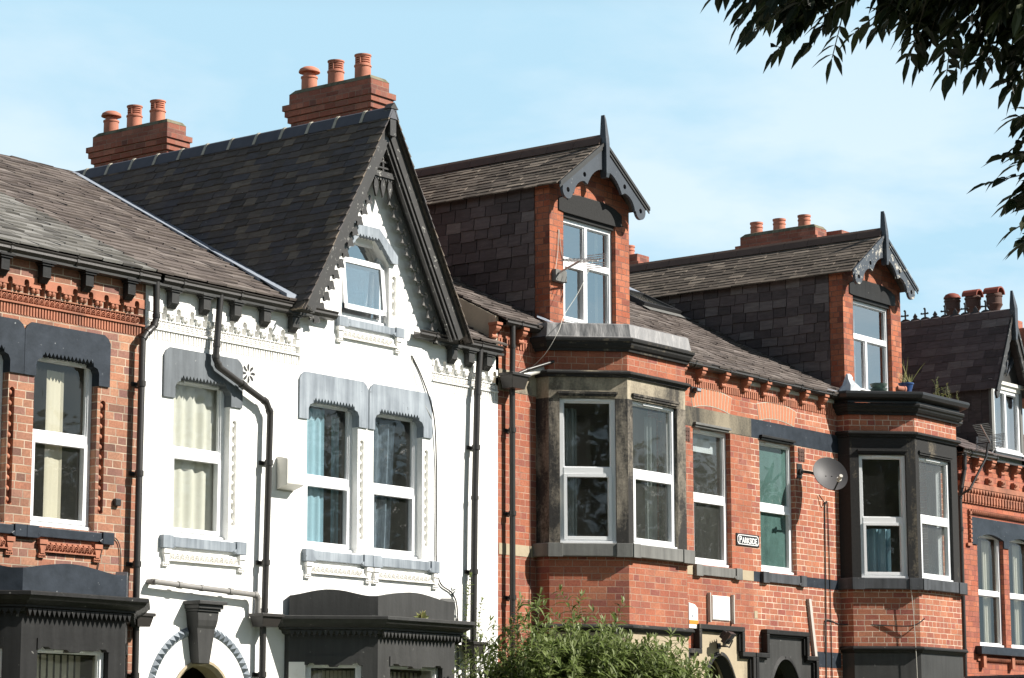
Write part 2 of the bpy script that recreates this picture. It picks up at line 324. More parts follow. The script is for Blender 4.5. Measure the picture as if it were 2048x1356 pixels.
M['bark'] = (lambda t: t.set(t.mix(t.noise(t.pos((4, 4, 1)), 6, 6, 0.7), (0.05, 0.042, 0.032), (0.13, 0.11, 0.085)), 0.9, t.bump(t.noise(t.pos((5, 5, 1)), 9, 5), 0.7, 0.03)))(NT('bark'))
M['stem'] = (lambda t: t.set((0.16, 0.17, 0.09), 0.8))(NT('plant_stem'))
M['asphalt'] = (lambda t: t.set(t.mix(t.noise(t.pos(), 3, 6), (0.04, 0.04, 0.042), (0.065, 0.064, 0.062)), 0.9))(NT('asphalt'))
M['paving'] = (lambda t: t.set(t.mix(t.noise(t.pos(), 1.2, 6), (0.24, 0.23, 0.21), (0.33, 0.32, 0.29)), 0.9))(NT('paving'))
M['lawn'] = (lambda t: t.set(t.mix(t.noise(t.pos(), 2, 6), (0.04, 0.07, 0.02), (0.09, 0.13, 0.04)), 0.95))(NT('lawn'))

# ------------------------------------------------------------------ mesh helpers
class Fr:
    """A wall face: u runs along it (left to right seen from outside), d outwards, z up."""
    def __init__(s, o=(0, 0), t=(1, 0)):
        l = math.hypot(*t); s.o = o; s.t = (t[0] / l, t[1] / l); s.n = (s.t[1], -s.t[0])
    def __call__(s, u, d, z):
        return (s.o[0] + u * s.t[0] + d * s.n[0], s.o[1] + u * s.t[1] + d * s.n[1], z)
FACADE = Fr()

def clip_poly(poly, outline):
    out = list(poly)
    n = len(outline)
    for i in range(n):
        a, b = outline[i], outline[(i + 1) % n]
        def side(p): return (b[0] - a[0]) * (p[1] - a[1]) - (b[1] - a[1]) * (p[0] - a[0])
        res = []
        for j in range(len(out)):
            p, q = out[j], out[(j + 1) % len(out)]
            sp, sq = side(p), side(q)
            if sp >= -1e-9: res.append(p)
            if (sp > 1e-9 and sq < -1e-9) or (sp < -1e-9 and sq > 1e-9):
                k = sp / (sp - sq); res.append((p[0] + (q[0] - p[0]) * k, p[1] + (q[1] - p[1]) * k))
        out = res
        if not out: break
    return out

class MB:
    def __init__(s): s.v = []; s.f = []; s.tone = []; s.cur = 0.5; s.mi = []; s.m = 0
    def face(s, pts):
        b = len(s.v); s.v.extend(pts); s.f.append(tuple(range(b, b + len(pts)))); s.tone.append(s.cur); s.mi.append(s.m)
    def idx(s, pts, faces):
        b = len(s.v); s.v.extend(pts)
        for f in faces: s.f.append(tuple(b + i for i in f)); s.tone.append(s.cur); s.mi.append(s.m)
    def box(s, u0, u1, d0, d1, z0, z1, fr=FACADE):
        p = [fr(u, d, z) for d in (d0, d1) for z in (z0, z1) for u in (u0, u1)]
        s.idx(p, [(4, 5, 7, 6), (1, 0, 2, 3), (0, 4, 6, 2), (5, 1, 3, 7), (2, 6, 7, 3), (0, 1, 5, 4)])
        return s
    def prism(s, poly, d0, d1, fr=FACADE, back=True):
        n = len(poly)
        p = [fr(u, d1, z) for u, z in poly] + [fr(u, d0, z) for u, z in poly]
        fs = [tuple(range(n))] + ([tuple(range(2 * n - 1, n - 1, -1))] if back else [])
        for i in range(n):
            j = (i + 1) % n; fs.append((i, n + i, n + j, j))
        s.idx(p, fs)
        return s
    def frustum(s, u0, u1, d, z0, z1, out, fr=FACADE, inset=0.03):
        a = [fr(u0, d, z0), fr(u1, d, z0), fr(u1, d, z1), fr(u0, d, z1)]
        b = [fr(u0 + inset, d + out, z0 + inset), fr(u1 - inset, d + out, z0 + inset), fr(u1 - inset, d + out, z1 - inset), fr(u0 + inset, d + out, z1 - inset)]
        s.idx(a + b, [(4, 5, 6, 7)] + [(i, (i + 1) % 4, 4 + (i + 1) % 4, 4 + i) for i in range(4)])
    def wall(s, u0, u1, z0, z1, ops=(), rev=0.2, fr=FACADE, outline=None, d=0.0, chamfer=0.0):
        us = sorted({u0, u1, *[o[0] for o in ops], *[o[1] for o in ops]}); zs = sorted({z0, z1, *[o[2] for o in ops], *[o[3] for o in ops]})
        us = [u for u in us if u0 <= u <= u1]; zs = [z for z in zs if z0 <= z <= z1]
        for a, b in zip(us, us[1:]):
            for c, e in zip(zs, zs[1:]):
                mu, mz = (a + b) / 2, (c + e) / 2
                if any(o[0] < mu < o[1] and o[2] < mz < o[3] for o in ops): continue
                q = [(a, c), (b, c), (b, e), (a, e)]
                if outline: q = clip_poly(q, outline)
                if len(q) > 2: s.face([fr(u, d, z) for u, z in q])
        for op in ops:
            a, b, c, e = op[:4]
            if len(op) > 4: s.face([fr(a, d - op[4], c), fr(b, d - op[4], c), fr(b, d - op[4], e), fr(a, d - op[4], e)])
            rv = op[4] if len(op) > 4 else rev
            s.face([fr(a, d, c), fr(a, d, e), fr(a, d - rv, e), fr(a, d - rv, c)][::-1])
            s.face([fr(b, d, c), fr(b, d - rv, c), fr(b, d - rv, e), fr(b, d, e)][::-1])
            s.face([fr(a, d, e), fr(b, d, e), fr(b, d - rv, e), fr(a, d - rv, e)][::-1])
            s.face([fr(a, d, c), fr(a, d - rv, c), fr(b, d - rv, c), fr(b, d, c)][::-1])
        return s
    def sweep(s, prof, path, caps=True):
        """prof: (d, z) outline, open list top->bottom seen from outside; path: plan points left->right"""
        n = len(path); offs = []
        for i, p in enumerate(path):
            def nrm(a, b):
                l = math.hypot(b[0] - a[0], b[1] - a[1]); return ((b[1] - a[1]) / l, -(b[0] - a[0]) / l)
            if i == 0: m = nrm(path[0], path[1])
            elif i == n - 1: m = nrm(path[-2], path[-1])
            else:
                a, b = nrm(path[i - 1], p), nrm(p, path[i + 1]); k = 1 + a[0] * b[0] + a[1] * b[1]
                m = ((a[0] + b[0]) / k, (a[1] + b[1]) / k)
            offs.append(m)
        rings = [[(p[0] + m[0] * d, p[1] + m[1] * d, z) for d, z in prof] for p, m in zip(path, offs)]
        k = len(prof)
        for i in range(n - 1):
            a, b = rings[i], rings[i + 1]
            for j in range(k - 1): s.face([a[j], a[j + 1], b[j + 1], b[j]])
        if caps:
            s.face(list(reversed(rings[0]))); s.face(rings[-1])
        return s
    def tube(s, pts, r, seg=8, caps=True, r1=None):
        pts = [Vector(p) for p in pts]; n = len(pts); rings = []; up = None
        for i, p in enumerate(pts):
            a = (pts[i] - pts[i - 1]).normalized() if i else None
            b = (pts[i + 1] - pts[i]).normalized() if i < n - 1 else None
            t = ((a or b) + (b or a)).normalized()
            sc = 1.0
            if a and b: sc = 1.0 / max(0.5, t.dot(a))
            if up is None: up = Vector((0, 0, 1)) if abs(t.z) < 0.9 else Vector((1, 0, 0))
            x = t.cross(up).normalized(); y = x.cross(t).normalized(); up = y
            rr = r if r1 is None else r + (r1 - r) * i / (n - 1)
            if a and b and a.dot(b) < 0.999:
                bi = (b - a).normalized()
                ring = []
                for k in range(seg):
                    w = x * math.cos(2 * math.pi * k / seg) * rr + y * math.sin(2 * math.pi * k / seg) * rr
                    ring.append(p + w + bi * w.dot(bi) * (sc - 1))
                rings.append(ring)
            else:
                rings.append([p + x * math.cos(2 * math.pi * k / seg) * rr + y * math.sin(2 * math.pi * k / seg) * rr for k in range(seg)])
        b0 = len(s.v)
        s.idx([tuple(q) for g in rings for q in g], [(i * seg + k, i * seg + (k + 1) % seg, (i + 1) * seg + (k + 1) % seg, (i + 1) * seg + k) for i in range(n - 1) for k in range(seg)]
              + ([tuple(range(seg - 1, -1, -1)), tuple((n - 1) * seg + k for k in range(seg))] if caps else []))
        return s
    def lathe(s, c, prof, seg=16, axis=None, phase=0.0):
        """prof: (r, h) from bottom to top around +Z (or axis)"""
        ax = Vector(axis).normalized() if axis else Vector((0, 0, 1))
        x = ax.orthogonal().normalized(); y = ax.cross(x); c = Vector(c)
        pts = [tuple(c + ax * h + x * math.cos(phase + 2 * math.pi * k / seg) * r + y * math.sin(phase + 2 * math.pi * k / seg) * r) for r, h in prof for k in range(seg)]
        n = len(prof)
        fs = [(i * seg + k, i * seg + (k + 1) % seg, (i + 1) * seg + (k + 1) % seg, (i + 1) * seg + k) for i in range(n - 1) for k in range(seg)]
        fs += [tuple(range(seg - 1, -1, -1)), tuple((n - 1) * seg + k for k in range(seg))]
        s.idx(pts, fs)
        return s
    def slates(s, P, U, V, W, Lg, expo, sw, th=0.012, clip=None, jit=0.5, wj=0.0, lift=0.0, tone=None, gap=0.004):
        P, U, V = Vector(P), Vector(U).normalized(), Vector(V).normalized(); N = U.cross(V)
        rows = int(math.ceil(Lg / expo))
        for i in range(rows):
            v0 = i * expo; v1 = min(v0 + expo * 1.25, Lg + 0.02)
            u = -(sw * 0.5 if i % 2 else 0.0) - sw * 0.13 * random.random()
            rowshift = random.uniform(-0.004, 0.004)
            while u < W:
                w = sw * (1 + wj * random.uniform(-1, 1)); a, b = max(u, 0), min(u + w - gap, W); u += w
                if b - a < 0.02: continue
                if clip and not clip((a + b) / 2, v0 + expo / 2): continue
                s.cur = tone((a + b) / 2, v0) if tone else random.random()
                h = th + lift + random.random() * jit * th; ta = random.uniform(-0.3, 0.3) * jit * th
                dv = rowshift + random.uniform(-0.006, 0.006) * jit * 2
                p = [P + U * a + V * (v0 + dv) + N * (h + ta), P + U * b + V * (v0 + dv) + N * (h - ta), P + U * b + V * v1 + N * 0.003, P + U * a + V * v1 + N * 0.003,
                     P + U * a + V * (v0 + dv) + N * (ta - 0.004 + lift), P + U * b + V * (v0 + dv) + N * (-ta - 0.004 + lift)]
                s.idx([tuple(q) for q in p], [(0, 1, 2, 3), (4, 5, 1, 0), (4, 0, 3), (5, 2, 1)])
        s.cur = 0.2
        return s
    def leaf(s, base, d, nrm, ln, wd, fold=0.15, droop=0.0):
        d = Vector(d).normalized(); nrm = Vector(nrm); x = d.cross(nrm)
        if x.length < 1e-4: x = d.orthogonal()
        x.normalize(); nn = x.cross(d).normalized(); B = Vector(base); g = Vector((0, 0, -droop))
        def P(t, w, h=0): return tuple(B + d * ln * t + x * w * wd * 0.5 + nn * h * wd + g * ln * t * t)
        s.idx([P(0, 0), P(0.3, -0.85, fold), P(0.3, 0, 0), P(0.3, 0.85, fold), P(0.62, -0.8, fold), P(0.62, 0, 0), P(0.62, 0.8, fold), P(1, 0, 0)],
              [(0, 2, 1), (0, 3, 2), (1, 2, 5, 4), (2, 3, 6, 5), (4, 5, 7), (5, 6, 7)])
    def build(s, name, mat, parent=None, smooth=False, bevel=0.0, kind=None, label=None, origin=None):
        off = Vector(origin or (0, 0, 0)); q = parent
        while q: off += q.location; q = q.parent
        me = bpy.data.meshes.new(name)
        me.from_pydata([(p[0] - off.x, p[1] - off.y, p[2] - off.z) for p in s.v], [], s.f)
        mats = mat if isinstance(mat, (list, tuple)) else [mat]
        for k in mats: me.materials.append(M[k] if isinstance(k, str) else k)
        if len(mats) > 1: me.polygons.foreach_set('material_index', s.mi)
        at = me.attributes.new('tone', 'FLOAT', 'FACE'); at.data.foreach_set('value', s.tone)
        uvl = me.uv_layers.new(name='uv')
        me.update()
        flat = [0.0] * (2 * len(me.loops))
        for p in me.polygons:
            n = p.normal
            if abs(n.z) > 0.999 or (n.x * n.x + n.y * n.y) < 1e-8: t = Vector((1, 0, 0))
            else: t = Vector((-n.y, n.x, 0)).normalized()
            b = n.cross(t)
            for li in p.loop_indices:
                c = me.vertices[me.loops[li].vertex_index].co + off
                flat[2 * li] = c.dot(t); flat[2 * li + 1] = c.dot(b)
        uvl.data.foreach_set('uv', flat)
        if smooth: me.polygons.foreach_set('use_smooth', [True] * len(me.polygons))
        o = bpy.data.objects.new(name, me); COL.objects.link(o)
        if origin: o.location = origin
        if parent: o.parent = parent
        if kind: o['kind'] = kind
        if label: o['label'] = label
        if bevel:
            bm = bmesh.new(); bm.from_mesh(me); bmesh.ops.remove_doubles(bm, verts=bm.verts, dist=1e-5); bm.to_mesh(me); bm.free()
            md = o.modifiers.new('bevel', 'BEVEL'); md.width = bevel; md.segments = 2; md.limit_method = 'ANGLE'; md.angle_limit = R(50)
        if smooth:
            bm = bmesh.new(); bm.from_mesh(me); bmesh.ops.remove_doubles(bm, verts=bm.verts, dist=1e-5); bm.to_mesh(me); bm.free()
            try: me.set_sharp_from_angle(angle=R(38))
            except Exception: pass
        return o

def thing(name, label, cat, loc, group=None):
    o = bpy.data.objects.new(name, None); COL.objects.link(o); o.location = loc
    o.empty_display_size = 0.3
    o['label'] = label; o['category'] = cat
    if group: o['group'] = group
    bpy.context.view_layer.update()
    return o
def tag(o, label, cat, group=None):
    o['label'] = label; o['category'] = cat
    if group: o['group'] = group
    return o
# ------------------------------------------------------------------ ground
ZM = lambda y: 7.03 + 0.478 * (y + 0.33)      # slope of the lower roofs
ZR = lambda y: 7.36 + 0.512 * (y + 0.33)      # slope of the red houses' roof
def flat(name, mat, x0, x1, y0, y1, z, kind='structure'):
    m = MB(); m.face([(x0, y0, z), (x1, y0, z), (x1, y1, z), (x0, y1, z)]); return m.build(name, mat, kind=kind)
flat('ground', 'lawn', -600, 600, -600, 600, -0.16)
flat('road', 'asphalt', -300, 300, -14.5, -6.5, -0.12)
m = MB(); m.box(-300, 300, 3.2, 6.5, -0.2, 0.0); m.build('pavement', 'paving', kind='structure')
m = MB(); m.box(-300, 300, 14.5, 17.5, -0.2, 0.0); m.build('pavement', 'paving', kind='structure')
flat('front_gardens', 'lawn', 0, 70, -3.2, 11, -0.02)

# ------------------------------------------------------------------ parts shared by the houses
def window(h, fr, u0, u1, z0, z1, rev, rail=None, mull=None, fw=0.055, gl='glass', vent=True, low_sash=True, mat='upvc', sill=0.07, split=None, arch=None):
    f = MB(); a, b = -rev, -rev + 0.06
    f.box(u0, u0 + fw, a, b, z0, z1, fr); f.box(u1 - fw, u1, a, b, z0, z1, fr)
    f.box(u0 + fw, u1 - fw, a, b, z1 - fw, z1, fr)
    f.box(u0 + fw, u1 - fw, a, b, z0, z0 + fw, fr)
    f.box(u0 - 0.0, u1, b, b + 0.035, z0 - 0.004, z0 + 0.035, fr)
    cells = [(u0 + fw, u1 - fw, z0 + fw, z1 - fw)]
    if rail:
        zr = z0 + (z1 - z0) * rail
        f.box(u0 + fw, u1 - fw, a, b + 0.004, zr - 0.042, zr + 0.042, fr)
        cells = [(u0 + fw, u1 - fw, z0 + fw, zr - 0.042), (u0 + fw, u1 - fw, zr + 0.042, z1 - fw)]
    if mull:
        um = u0 + (u1 - u0) * mull
        new = []
        for k, (c0, c1, c2, c3) in enumerate(cells):
            if split == 'low' and k == len(cells) - 1 and rail: new.append((c0, c1, c2, c3)); continue
            f.box(um - 0.03, um + 0.03, a, b + 0.002, c2, c3, fr); new += [(c0, um - 0.03, c2, c3), (um + 0.03, c1, c2, c3)]
        cells = new
    for k, (c0, c1, c2, c3) in enumerate(cells):
        w = 0.045 if (k == 0 and low_sash and rail) else 0.014
        o = b + (0.014 if w > 0.02 else -0.018)
        f.box(c0, c0 + w, a + 0.005, o, c2, c3, fr); f.box(c1 - w, c1, a + 0.005, o, c2, c3, fr)
        f.box(c0 + w, c1 - w, a + 0.005, o, c2, c2 + w, fr); f.box(c0 + w, c1 - w, a + 0.005, o, c3 - w, c3, fr)
        cells[k] = (c0 + w, c1 - w, c2 + w, c3 - w)
    if vent:
        uc = (u0 + u1) / 2; vw = (u1 - u0) * 0.22
        f.box(uc - vw, uc + vw, b, b + 0.018, z1 - fw + 0.008, z1 - 0.012, fr)
    o = f.build('window', mat, h, bevel=0.004)
    for c0, c1, c2, c3 in cells:
        p = MB(); p.face([fr(c0 - 0.004, a + 0.02, c2 - 0.004), fr(c1 + 0.004, a + 0.02, c2 - 0.004), fr(c1 + 0.004, a + 0.02, c3 + 0.004), fr(c0 - 0.004, a + 0.02, c3 + 0.004)])
        p.build('pane', gl, o)
    return o
def curtain(w, fr, u0, u1, z0, z1, d, mat, folds=5, amp=0.03, label=None, taper=0.0):
    m = MB(); n = folds * 8
    for i in range(n):
        def P(k, z):
            t = k / n; sq = 1 - taper * (z1 - z) / (z1 - z0)
            return fr(u0 + (u1 - u0) * t * sq, d + amp * math.sin(2 * math.pi * folds * t + 0.6 * math.sin(7 * t)) + 0.4 * amp * math.sin(19 * t), z)
        for j in range(3):
            za, zb = z0 + (z1 - z0) * j / 3, z0 + (z1 - z0) * (j + 1) / 3
            m.face([P(i, za), P(i + 1, za), P(i + 1, zb), P(i, zb)])
    return m.build('curtain', mat, w, smooth=True, label=label)
def blind(w, fr, u0, u1, z0, z1, d, mat='cloth_white', slats=0):
    m = MB()
    if slats:
        for i in range(slats):
            a = u0 + (u1 - u0) * i / slats; b = a + (u1 - u0) / slats * 0.9
            m.face([fr(a, d, z0), fr(b, d - 0.02, z0), fr(b, d - 0.02, z1), fr(a, d, z1)])
    else: m.box(u0, u1, d - 0.01, d, z0, z1, fr)
    return m.build('blind', mat, w)

def saw(u0, u1, z, h, n):
    out = []; s = (u1 - u0) / n
    for i in range(n): out += [(u0 + s * i, z), (u0 + s * (i + 0.5), z + h)]
    return out + [(u1, z)]
def shoulder_lintel(h, u0, u1, o0, o1, mat, zt=6.33, zl=5.77, zo=6.03):
    poly = [(u0, zl), (o0 + 0.004, zl), (o0 + 0.004, 5.90), (o0 + 0.03, 5.95), (o0 + 0.085, 5.97), (o0 + 0.09, zo - 0.01)]
    poly += saw(o0 + 0.10, o1 - 0.10, zo - 0.035, 0.045, 13)
    poly += [(o1 - 0.09, zo - 0.01), (o1 - 0.085, 5.97), (o1 - 0.03, 5.95), (o1 - 0.004, 5.90), (o1 - 0.004, zl), (u1, zl), (u1, zt - 0.09), (u1 - 0.03, zt - 0.04), (u1 - 0.09, zt), (u0 + 0.09, zt), (u0 + 0.03, zt - 0.04), (u0, zt - 0.09)]
    m = MB(); m.prism(poly, -0.10, 0.022)
    return m.build('lintel', mat, h)
def stone_sill(h, u0, u1, z0, z1, mat, fr=FACADE, out=0.06):
    m = MB(); e = 0.16; c = (u1 - u0)
    m.box(u0, u0 + e, -0.15, out, z0, z1, fr); m.box(u1 - e, u1, -0.15, out, z0, z1, fr)
    m.box(u0 + e, u1 - e, -0.15, out - 0.018, z0 + 0.02, z1 - 0.012, fr)
    for s, ua in ((1, u0 + e), (-1, u1 - e)):
        m.prism([(ua, z0), (ua + s * 0.05, z0 + 0.03), (ua, z0 + 0.06)][::s], 0.0, out - 0.002, fr)
    return m.build('sill', mat, h, bevel=0.006)
def rosettes(m, u0, u1, zc, r, step, d, fr=FACADE):
    n = int((u1 - u0) / step)
    for i in range(n):
        u = u0 + step * (i + 0.5); c = fr(u, d, zc)
        ax = (fr.n[0], fr.n[1], 0)
        m.lathe(c, [(r * 0.92, 0), (r * 0.92, 0.022), (r * 0.62, 0.028), (r * 0.52, 0.002), (r * 0.3, 0.004), (r * 0.16, 0.028)], 8, ax)
        m.box(u - step / 2 - 0.004, u - step / 2 + 0.004, d - 0.02, d + 0.022, zc - r, zc + r * 1.2, fr)
def niches(u0, u1, first, step):
    out = []; u = first
    while u > u0 + 0.06: u -= step
    u += step
    while u < u1 - 0.05: out.append(u); u += step
    return out
def frieze_ops(u0, u1, first, step):
    """recesses that the frieze needs in the wall behind it"""
    return [(u - 0.036, u + 0.036, 6.625, 6.775, 0.11) for u in niches(u0, u1, first, step)] + [(u0, u1, 6.522, 6.612, 0.045), (u0, u1, 6.392, 6.499, 0.045)]
def corbel_frieze(h, u0, u1, mat, first, step):
    m = MB()
    poly = [(u0, 6.70)]; cent = niches(u0, u1, first, step)
    for u in cent:
        w = 0.034
        poly += [(u - w, 6.70), (u - w, 6.745), (u - w * 0.8, 6.765), (u - w * 0.35, 6.774), (u + w * 0.35, 6.774), (u + w * 0.8, 6.765), (u + w, 6.745), (u + w, 6.70)]
    poly += [(u1, 6.70), (u1, 6.80), (u0, 6.80)]
    m.prism(poly, 0.0, 0.012)
    for u in cent:
        a, b = u + 0.04, u + step - 0.04
        if b > u1: continue
        m.box(a, b, 0.0, 0.034, 6.690, 6.703)
        for k in (0.30, 0.66):
            c = a + (b - a) * k
            m.lathe((c, -0.012, 6.632), [(0.004, 0), (0.018, 0.010), (0.026, 0.030), (0.020, 0.056)], 8)
    rosettes(m, u0, u1, 6.566, 0.033, 0.0735, -0.024)
    m.box(u0, u1, 0.0, 0.024, 6.501, 6.521)
    n = int((u1 - u0) / 0.0405)
    for i in range(n):
        a = u0 + i * 0.0405; m.box(a, a + 0.023, -0.05, 0.006, 6.393, 6.498)
    return m.build('frieze', mat, h)
def fret_band(h, u0, u1, z, mat):
    m = MB()
    m.box(u0 + 0.06, u1 - 0.06, 0, 0.018, z, z + 0.095)
    rosettes(m, u0 + 0.07, u1 - 0.07, z + 0.047, 0.034, 0.077, 0.018)
    m.box(u0 + 0.06, u1 - 0.06, 0, 0.04, z - 0.014, z - 0.001)
    for u in (u0 + 0.03, u1 - 0.03):
        m.box(u - 0.055, u + 0.055, 0, 0.056, z + 0.065, z + 0.112)
        m.prism([(u - 0.045, z + 0.064), (u - 0.028, z + 0.0), (u - 0.028, z - 0.03), (u + 0.028, z - 0.03), (u + 0.028, z + 0.0), (u + 0.045, z + 0.064)], 0, 0.042)
        m.box(u - 0.045, u + 0.045, 0, 0.032, z - 0.075, z - 0.031)
        for k in (-0.028, 0, 0.028): m.lathe((u + k, -0.032, z - 0.053), [(0.010, 0), (0.012, 0.004), (0.004, 0.014)], 6, (0, -1, 0))
    return m.build('sill_frieze', mat, h)
def bead_strip(h, u, z0, z1, mat, matwall):
    """balls standing in the sunk channel cut beside a window"""
    m = MB(); n = int((z1 - z0) / 0.104)
    m.box(u - 0.036, u + 0.036, -0.058, -0.050, z0, z1)
    for s_ in (-1, 1):
        m.prism([(u + s_ * 0.037, z1 + 0.001), (u + s_ * 0.012, z1 + 0.001), (u + s_ * 0.030, z1 - 0.014), (u + s_ * 0.037, z1 - 0.03)][::s_], -0.05, 0.003)
        m.prism([(u + s_ * 0.037, z0 - 0.001), (u + s_ * 0.037, z0 + 0.03), (u + s_ * 0.030, z0 + 0.014), (u + s_ * 0.012, z0 - 0.001)][::s_], -0.05, 0.003)
    for i in range(n):
        z = z0 + (i + 0.5) * (z1 - z0) / n
        m.lathe((u - 0.006, 0.050, z), [(0.033, 0), (0.033, 0.012), (0.029, 0.024), (0.020, 0.035), (0.007, 0.041)], 10, (0, -1, 0))
    return m.build('bead_moulding', mat, h, smooth=True)
def bracket(h, u, z, mat, w=0.115, d=0.10):
    m = MB()
    m.box(u - w * 0.86, u + w * 0.86, 0.013, d + 0.028, z - 0.040, z - 0.012); m.box(u - w * 0.70, u + w * 0.70, 0.013, d + 0.012, z - 0.062, z - 0.041)
    fr = Fr((u - w / 2, 0), (0, -1))      # side profile, extruded across
    prof = [(0.013, z - 0.245), (0.035, z - 0.245), (0.06, z - 0.215), (d - 0.008, z - 0.185), (d - 0.005, z - 0.063), (0.013, z - 0.063)]
    m.prism(prof, -w, 0.0, fr)
    m.box(u - w / 2 - 0.005, u + w / 2 + 0.005, 0.013, d + 0.0, z - 0.190, z - 0.180)
    return m.build('bracket', mat, h, bevel=0.003)
def scroll_bracket(h, u, z, mat, w=0.085, d=0.15):
    m = MB(); fr = Fr((u - w / 2, 0), (0, -1))
    m.box(u - w * 0.7, u + w * 0.7, 0.0, d, z - 0.034, z)
    pts = [(0.0, z - 0.20), (0.035, z - 0.205), (0.06, z - 0.175), (0.05, z - 0.145), (0.075, z - 0.125), (0.105, z - 0.11), (d - 0.022, z - 0.08), (d - 0.02, z - 0.035), (0.0, z - 0.035)]
    m.prism(pts, -w, 0.0, fr)
    m.tube([(u - w * 0.6, -0.038, z - 0.175), (u + w * 0.6, -0.038, z - 0.175)], 0.030, 10)
    m.tube([(u - w * 0.6, -d + 0.045, z - 0.065), (u + w * 0.6, -d + 0.045, z - 0.065)], 0.026, 10)
    return m.build('bracket', mat, h)
def gutter(h, u0, u1, z, mat='pipe_black', joints=0.92, d0=0.035):
    m = MB()
    prof = [(d0 + 0.125, z), (d0 + 0.135, z - 0.012), (d0 + 0.120, z - 0.03), (d0 + 0.125, z - 0.055), (d0 + 0.09, z - 0.088), (d0 + 0.03, z - 0.10), (d0, z - 0.095), (d0, z - 0.01), (d0 + 0.015, z - 0.05), (d0 + 0.1, z - 0.05), (d0 + 0.115, z - 0.002)]
    m.sweep(prof, [(u0, 0), (u1, 0)])
    x = u0 + 0.3
    while x < u1:
        m.sweep([(d + 0.008 if d > d0 + 0.05 else d, zz - (0.006 if zz < z - 0.05 else -0.004)) for d, zz in prof[:8]], [(x, 0), (x + 0.035, 0)]); x += joints
    return m.build('gutter', mat, h)
def eaves_board(h, u0, u1, z, mat='wood_black'):
    m = MB(); m.box(u0, u1, 0.0, 0.125, z - 0.012, z + 0.018)
    return m.build('eaves_board', mat, h)
def pipe(h, pts, mat='pipe_black', r=0.038, name='downpipe', hopper=None, collars=()):
    m = MB(); m.tube(pts, r, 10)
    pts = [Vector(p) for p in pts]
    for (p, q) in zip(pts, pts[1:]):
        l = (q - p).length
        if l > 0.7:
            k = max(1, int(l / 0.95))
            for i in range(k):
                c = p.lerp(q, (i + 0.5) / k); t = (q - p).normalized()
                m.tube([c - t * 0.03, c + t * 0.03], r * 1.28, 10)
                if abs(t.z) > 0.8: m.box(c.x - 0.012, c.x + 0.012, 0.0, -c.y, c.z - 0.014, c.z + 0.014); m.box(c.x - r * 1.7, c.x + r * 1.7, 0.0, 0.02, c.z - 0.024, c.z + 0.024)
        if l < 0.7 or True:
            t = (q - p).normalized(); m.tube([q - t * 0.05, q - t * 0.005], r * 1.18, 10)
    o = m.build(name, mat, h, smooth=True)
    if hopper:
        x, y, z0, z1, w = hopper
        b = MB()
        lo = [(x - w * 0.36, y - w * 0.30, z0), (x + w * 0.36, y - w * 0.30, z0), (x + w * 0.36, y + 0.06, z0), (x - w * 0.36, y + 0.06, z0)]
        hi = [(x - w * 0.5, y - w * 0.42, z1), (x + w * 0.5, y - w * 0.42, z1), (x + w * 0.5, y + 0.07, z1), (x - w * 0.5, y + 0.07, z1)]
        b.idx(lo + hi, [(3, 2, 1, 0), (4, 5, 6, 7)] + [(i, (i + 1) % 4, 4 + (i + 1) % 4, 4 + i) for i in range(4)])
        b.box(x - w * 0.53, x + w * 0.53, -y - 0.075, -y + w * 0.45, z1 - 0.03, z1 + 0.006)
        b.build('rain_hopper', mat, o, bevel=0.004)
    return o
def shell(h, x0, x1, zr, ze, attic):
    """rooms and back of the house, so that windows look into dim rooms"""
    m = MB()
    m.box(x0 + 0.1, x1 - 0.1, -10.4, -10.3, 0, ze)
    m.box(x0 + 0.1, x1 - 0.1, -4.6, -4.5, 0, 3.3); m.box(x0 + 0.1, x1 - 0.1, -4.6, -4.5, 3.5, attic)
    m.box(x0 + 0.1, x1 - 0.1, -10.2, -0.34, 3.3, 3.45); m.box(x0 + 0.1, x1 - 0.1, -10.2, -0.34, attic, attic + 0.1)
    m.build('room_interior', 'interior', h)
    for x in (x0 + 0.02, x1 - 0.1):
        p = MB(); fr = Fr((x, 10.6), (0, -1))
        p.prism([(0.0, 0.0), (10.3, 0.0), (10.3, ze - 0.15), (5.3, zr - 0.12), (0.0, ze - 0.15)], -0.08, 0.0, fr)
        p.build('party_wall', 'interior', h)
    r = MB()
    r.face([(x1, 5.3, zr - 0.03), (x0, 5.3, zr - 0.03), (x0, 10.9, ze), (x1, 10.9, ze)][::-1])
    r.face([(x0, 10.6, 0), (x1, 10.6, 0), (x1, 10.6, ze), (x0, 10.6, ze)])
    r.build('rear_wall', 'back_wall', h)
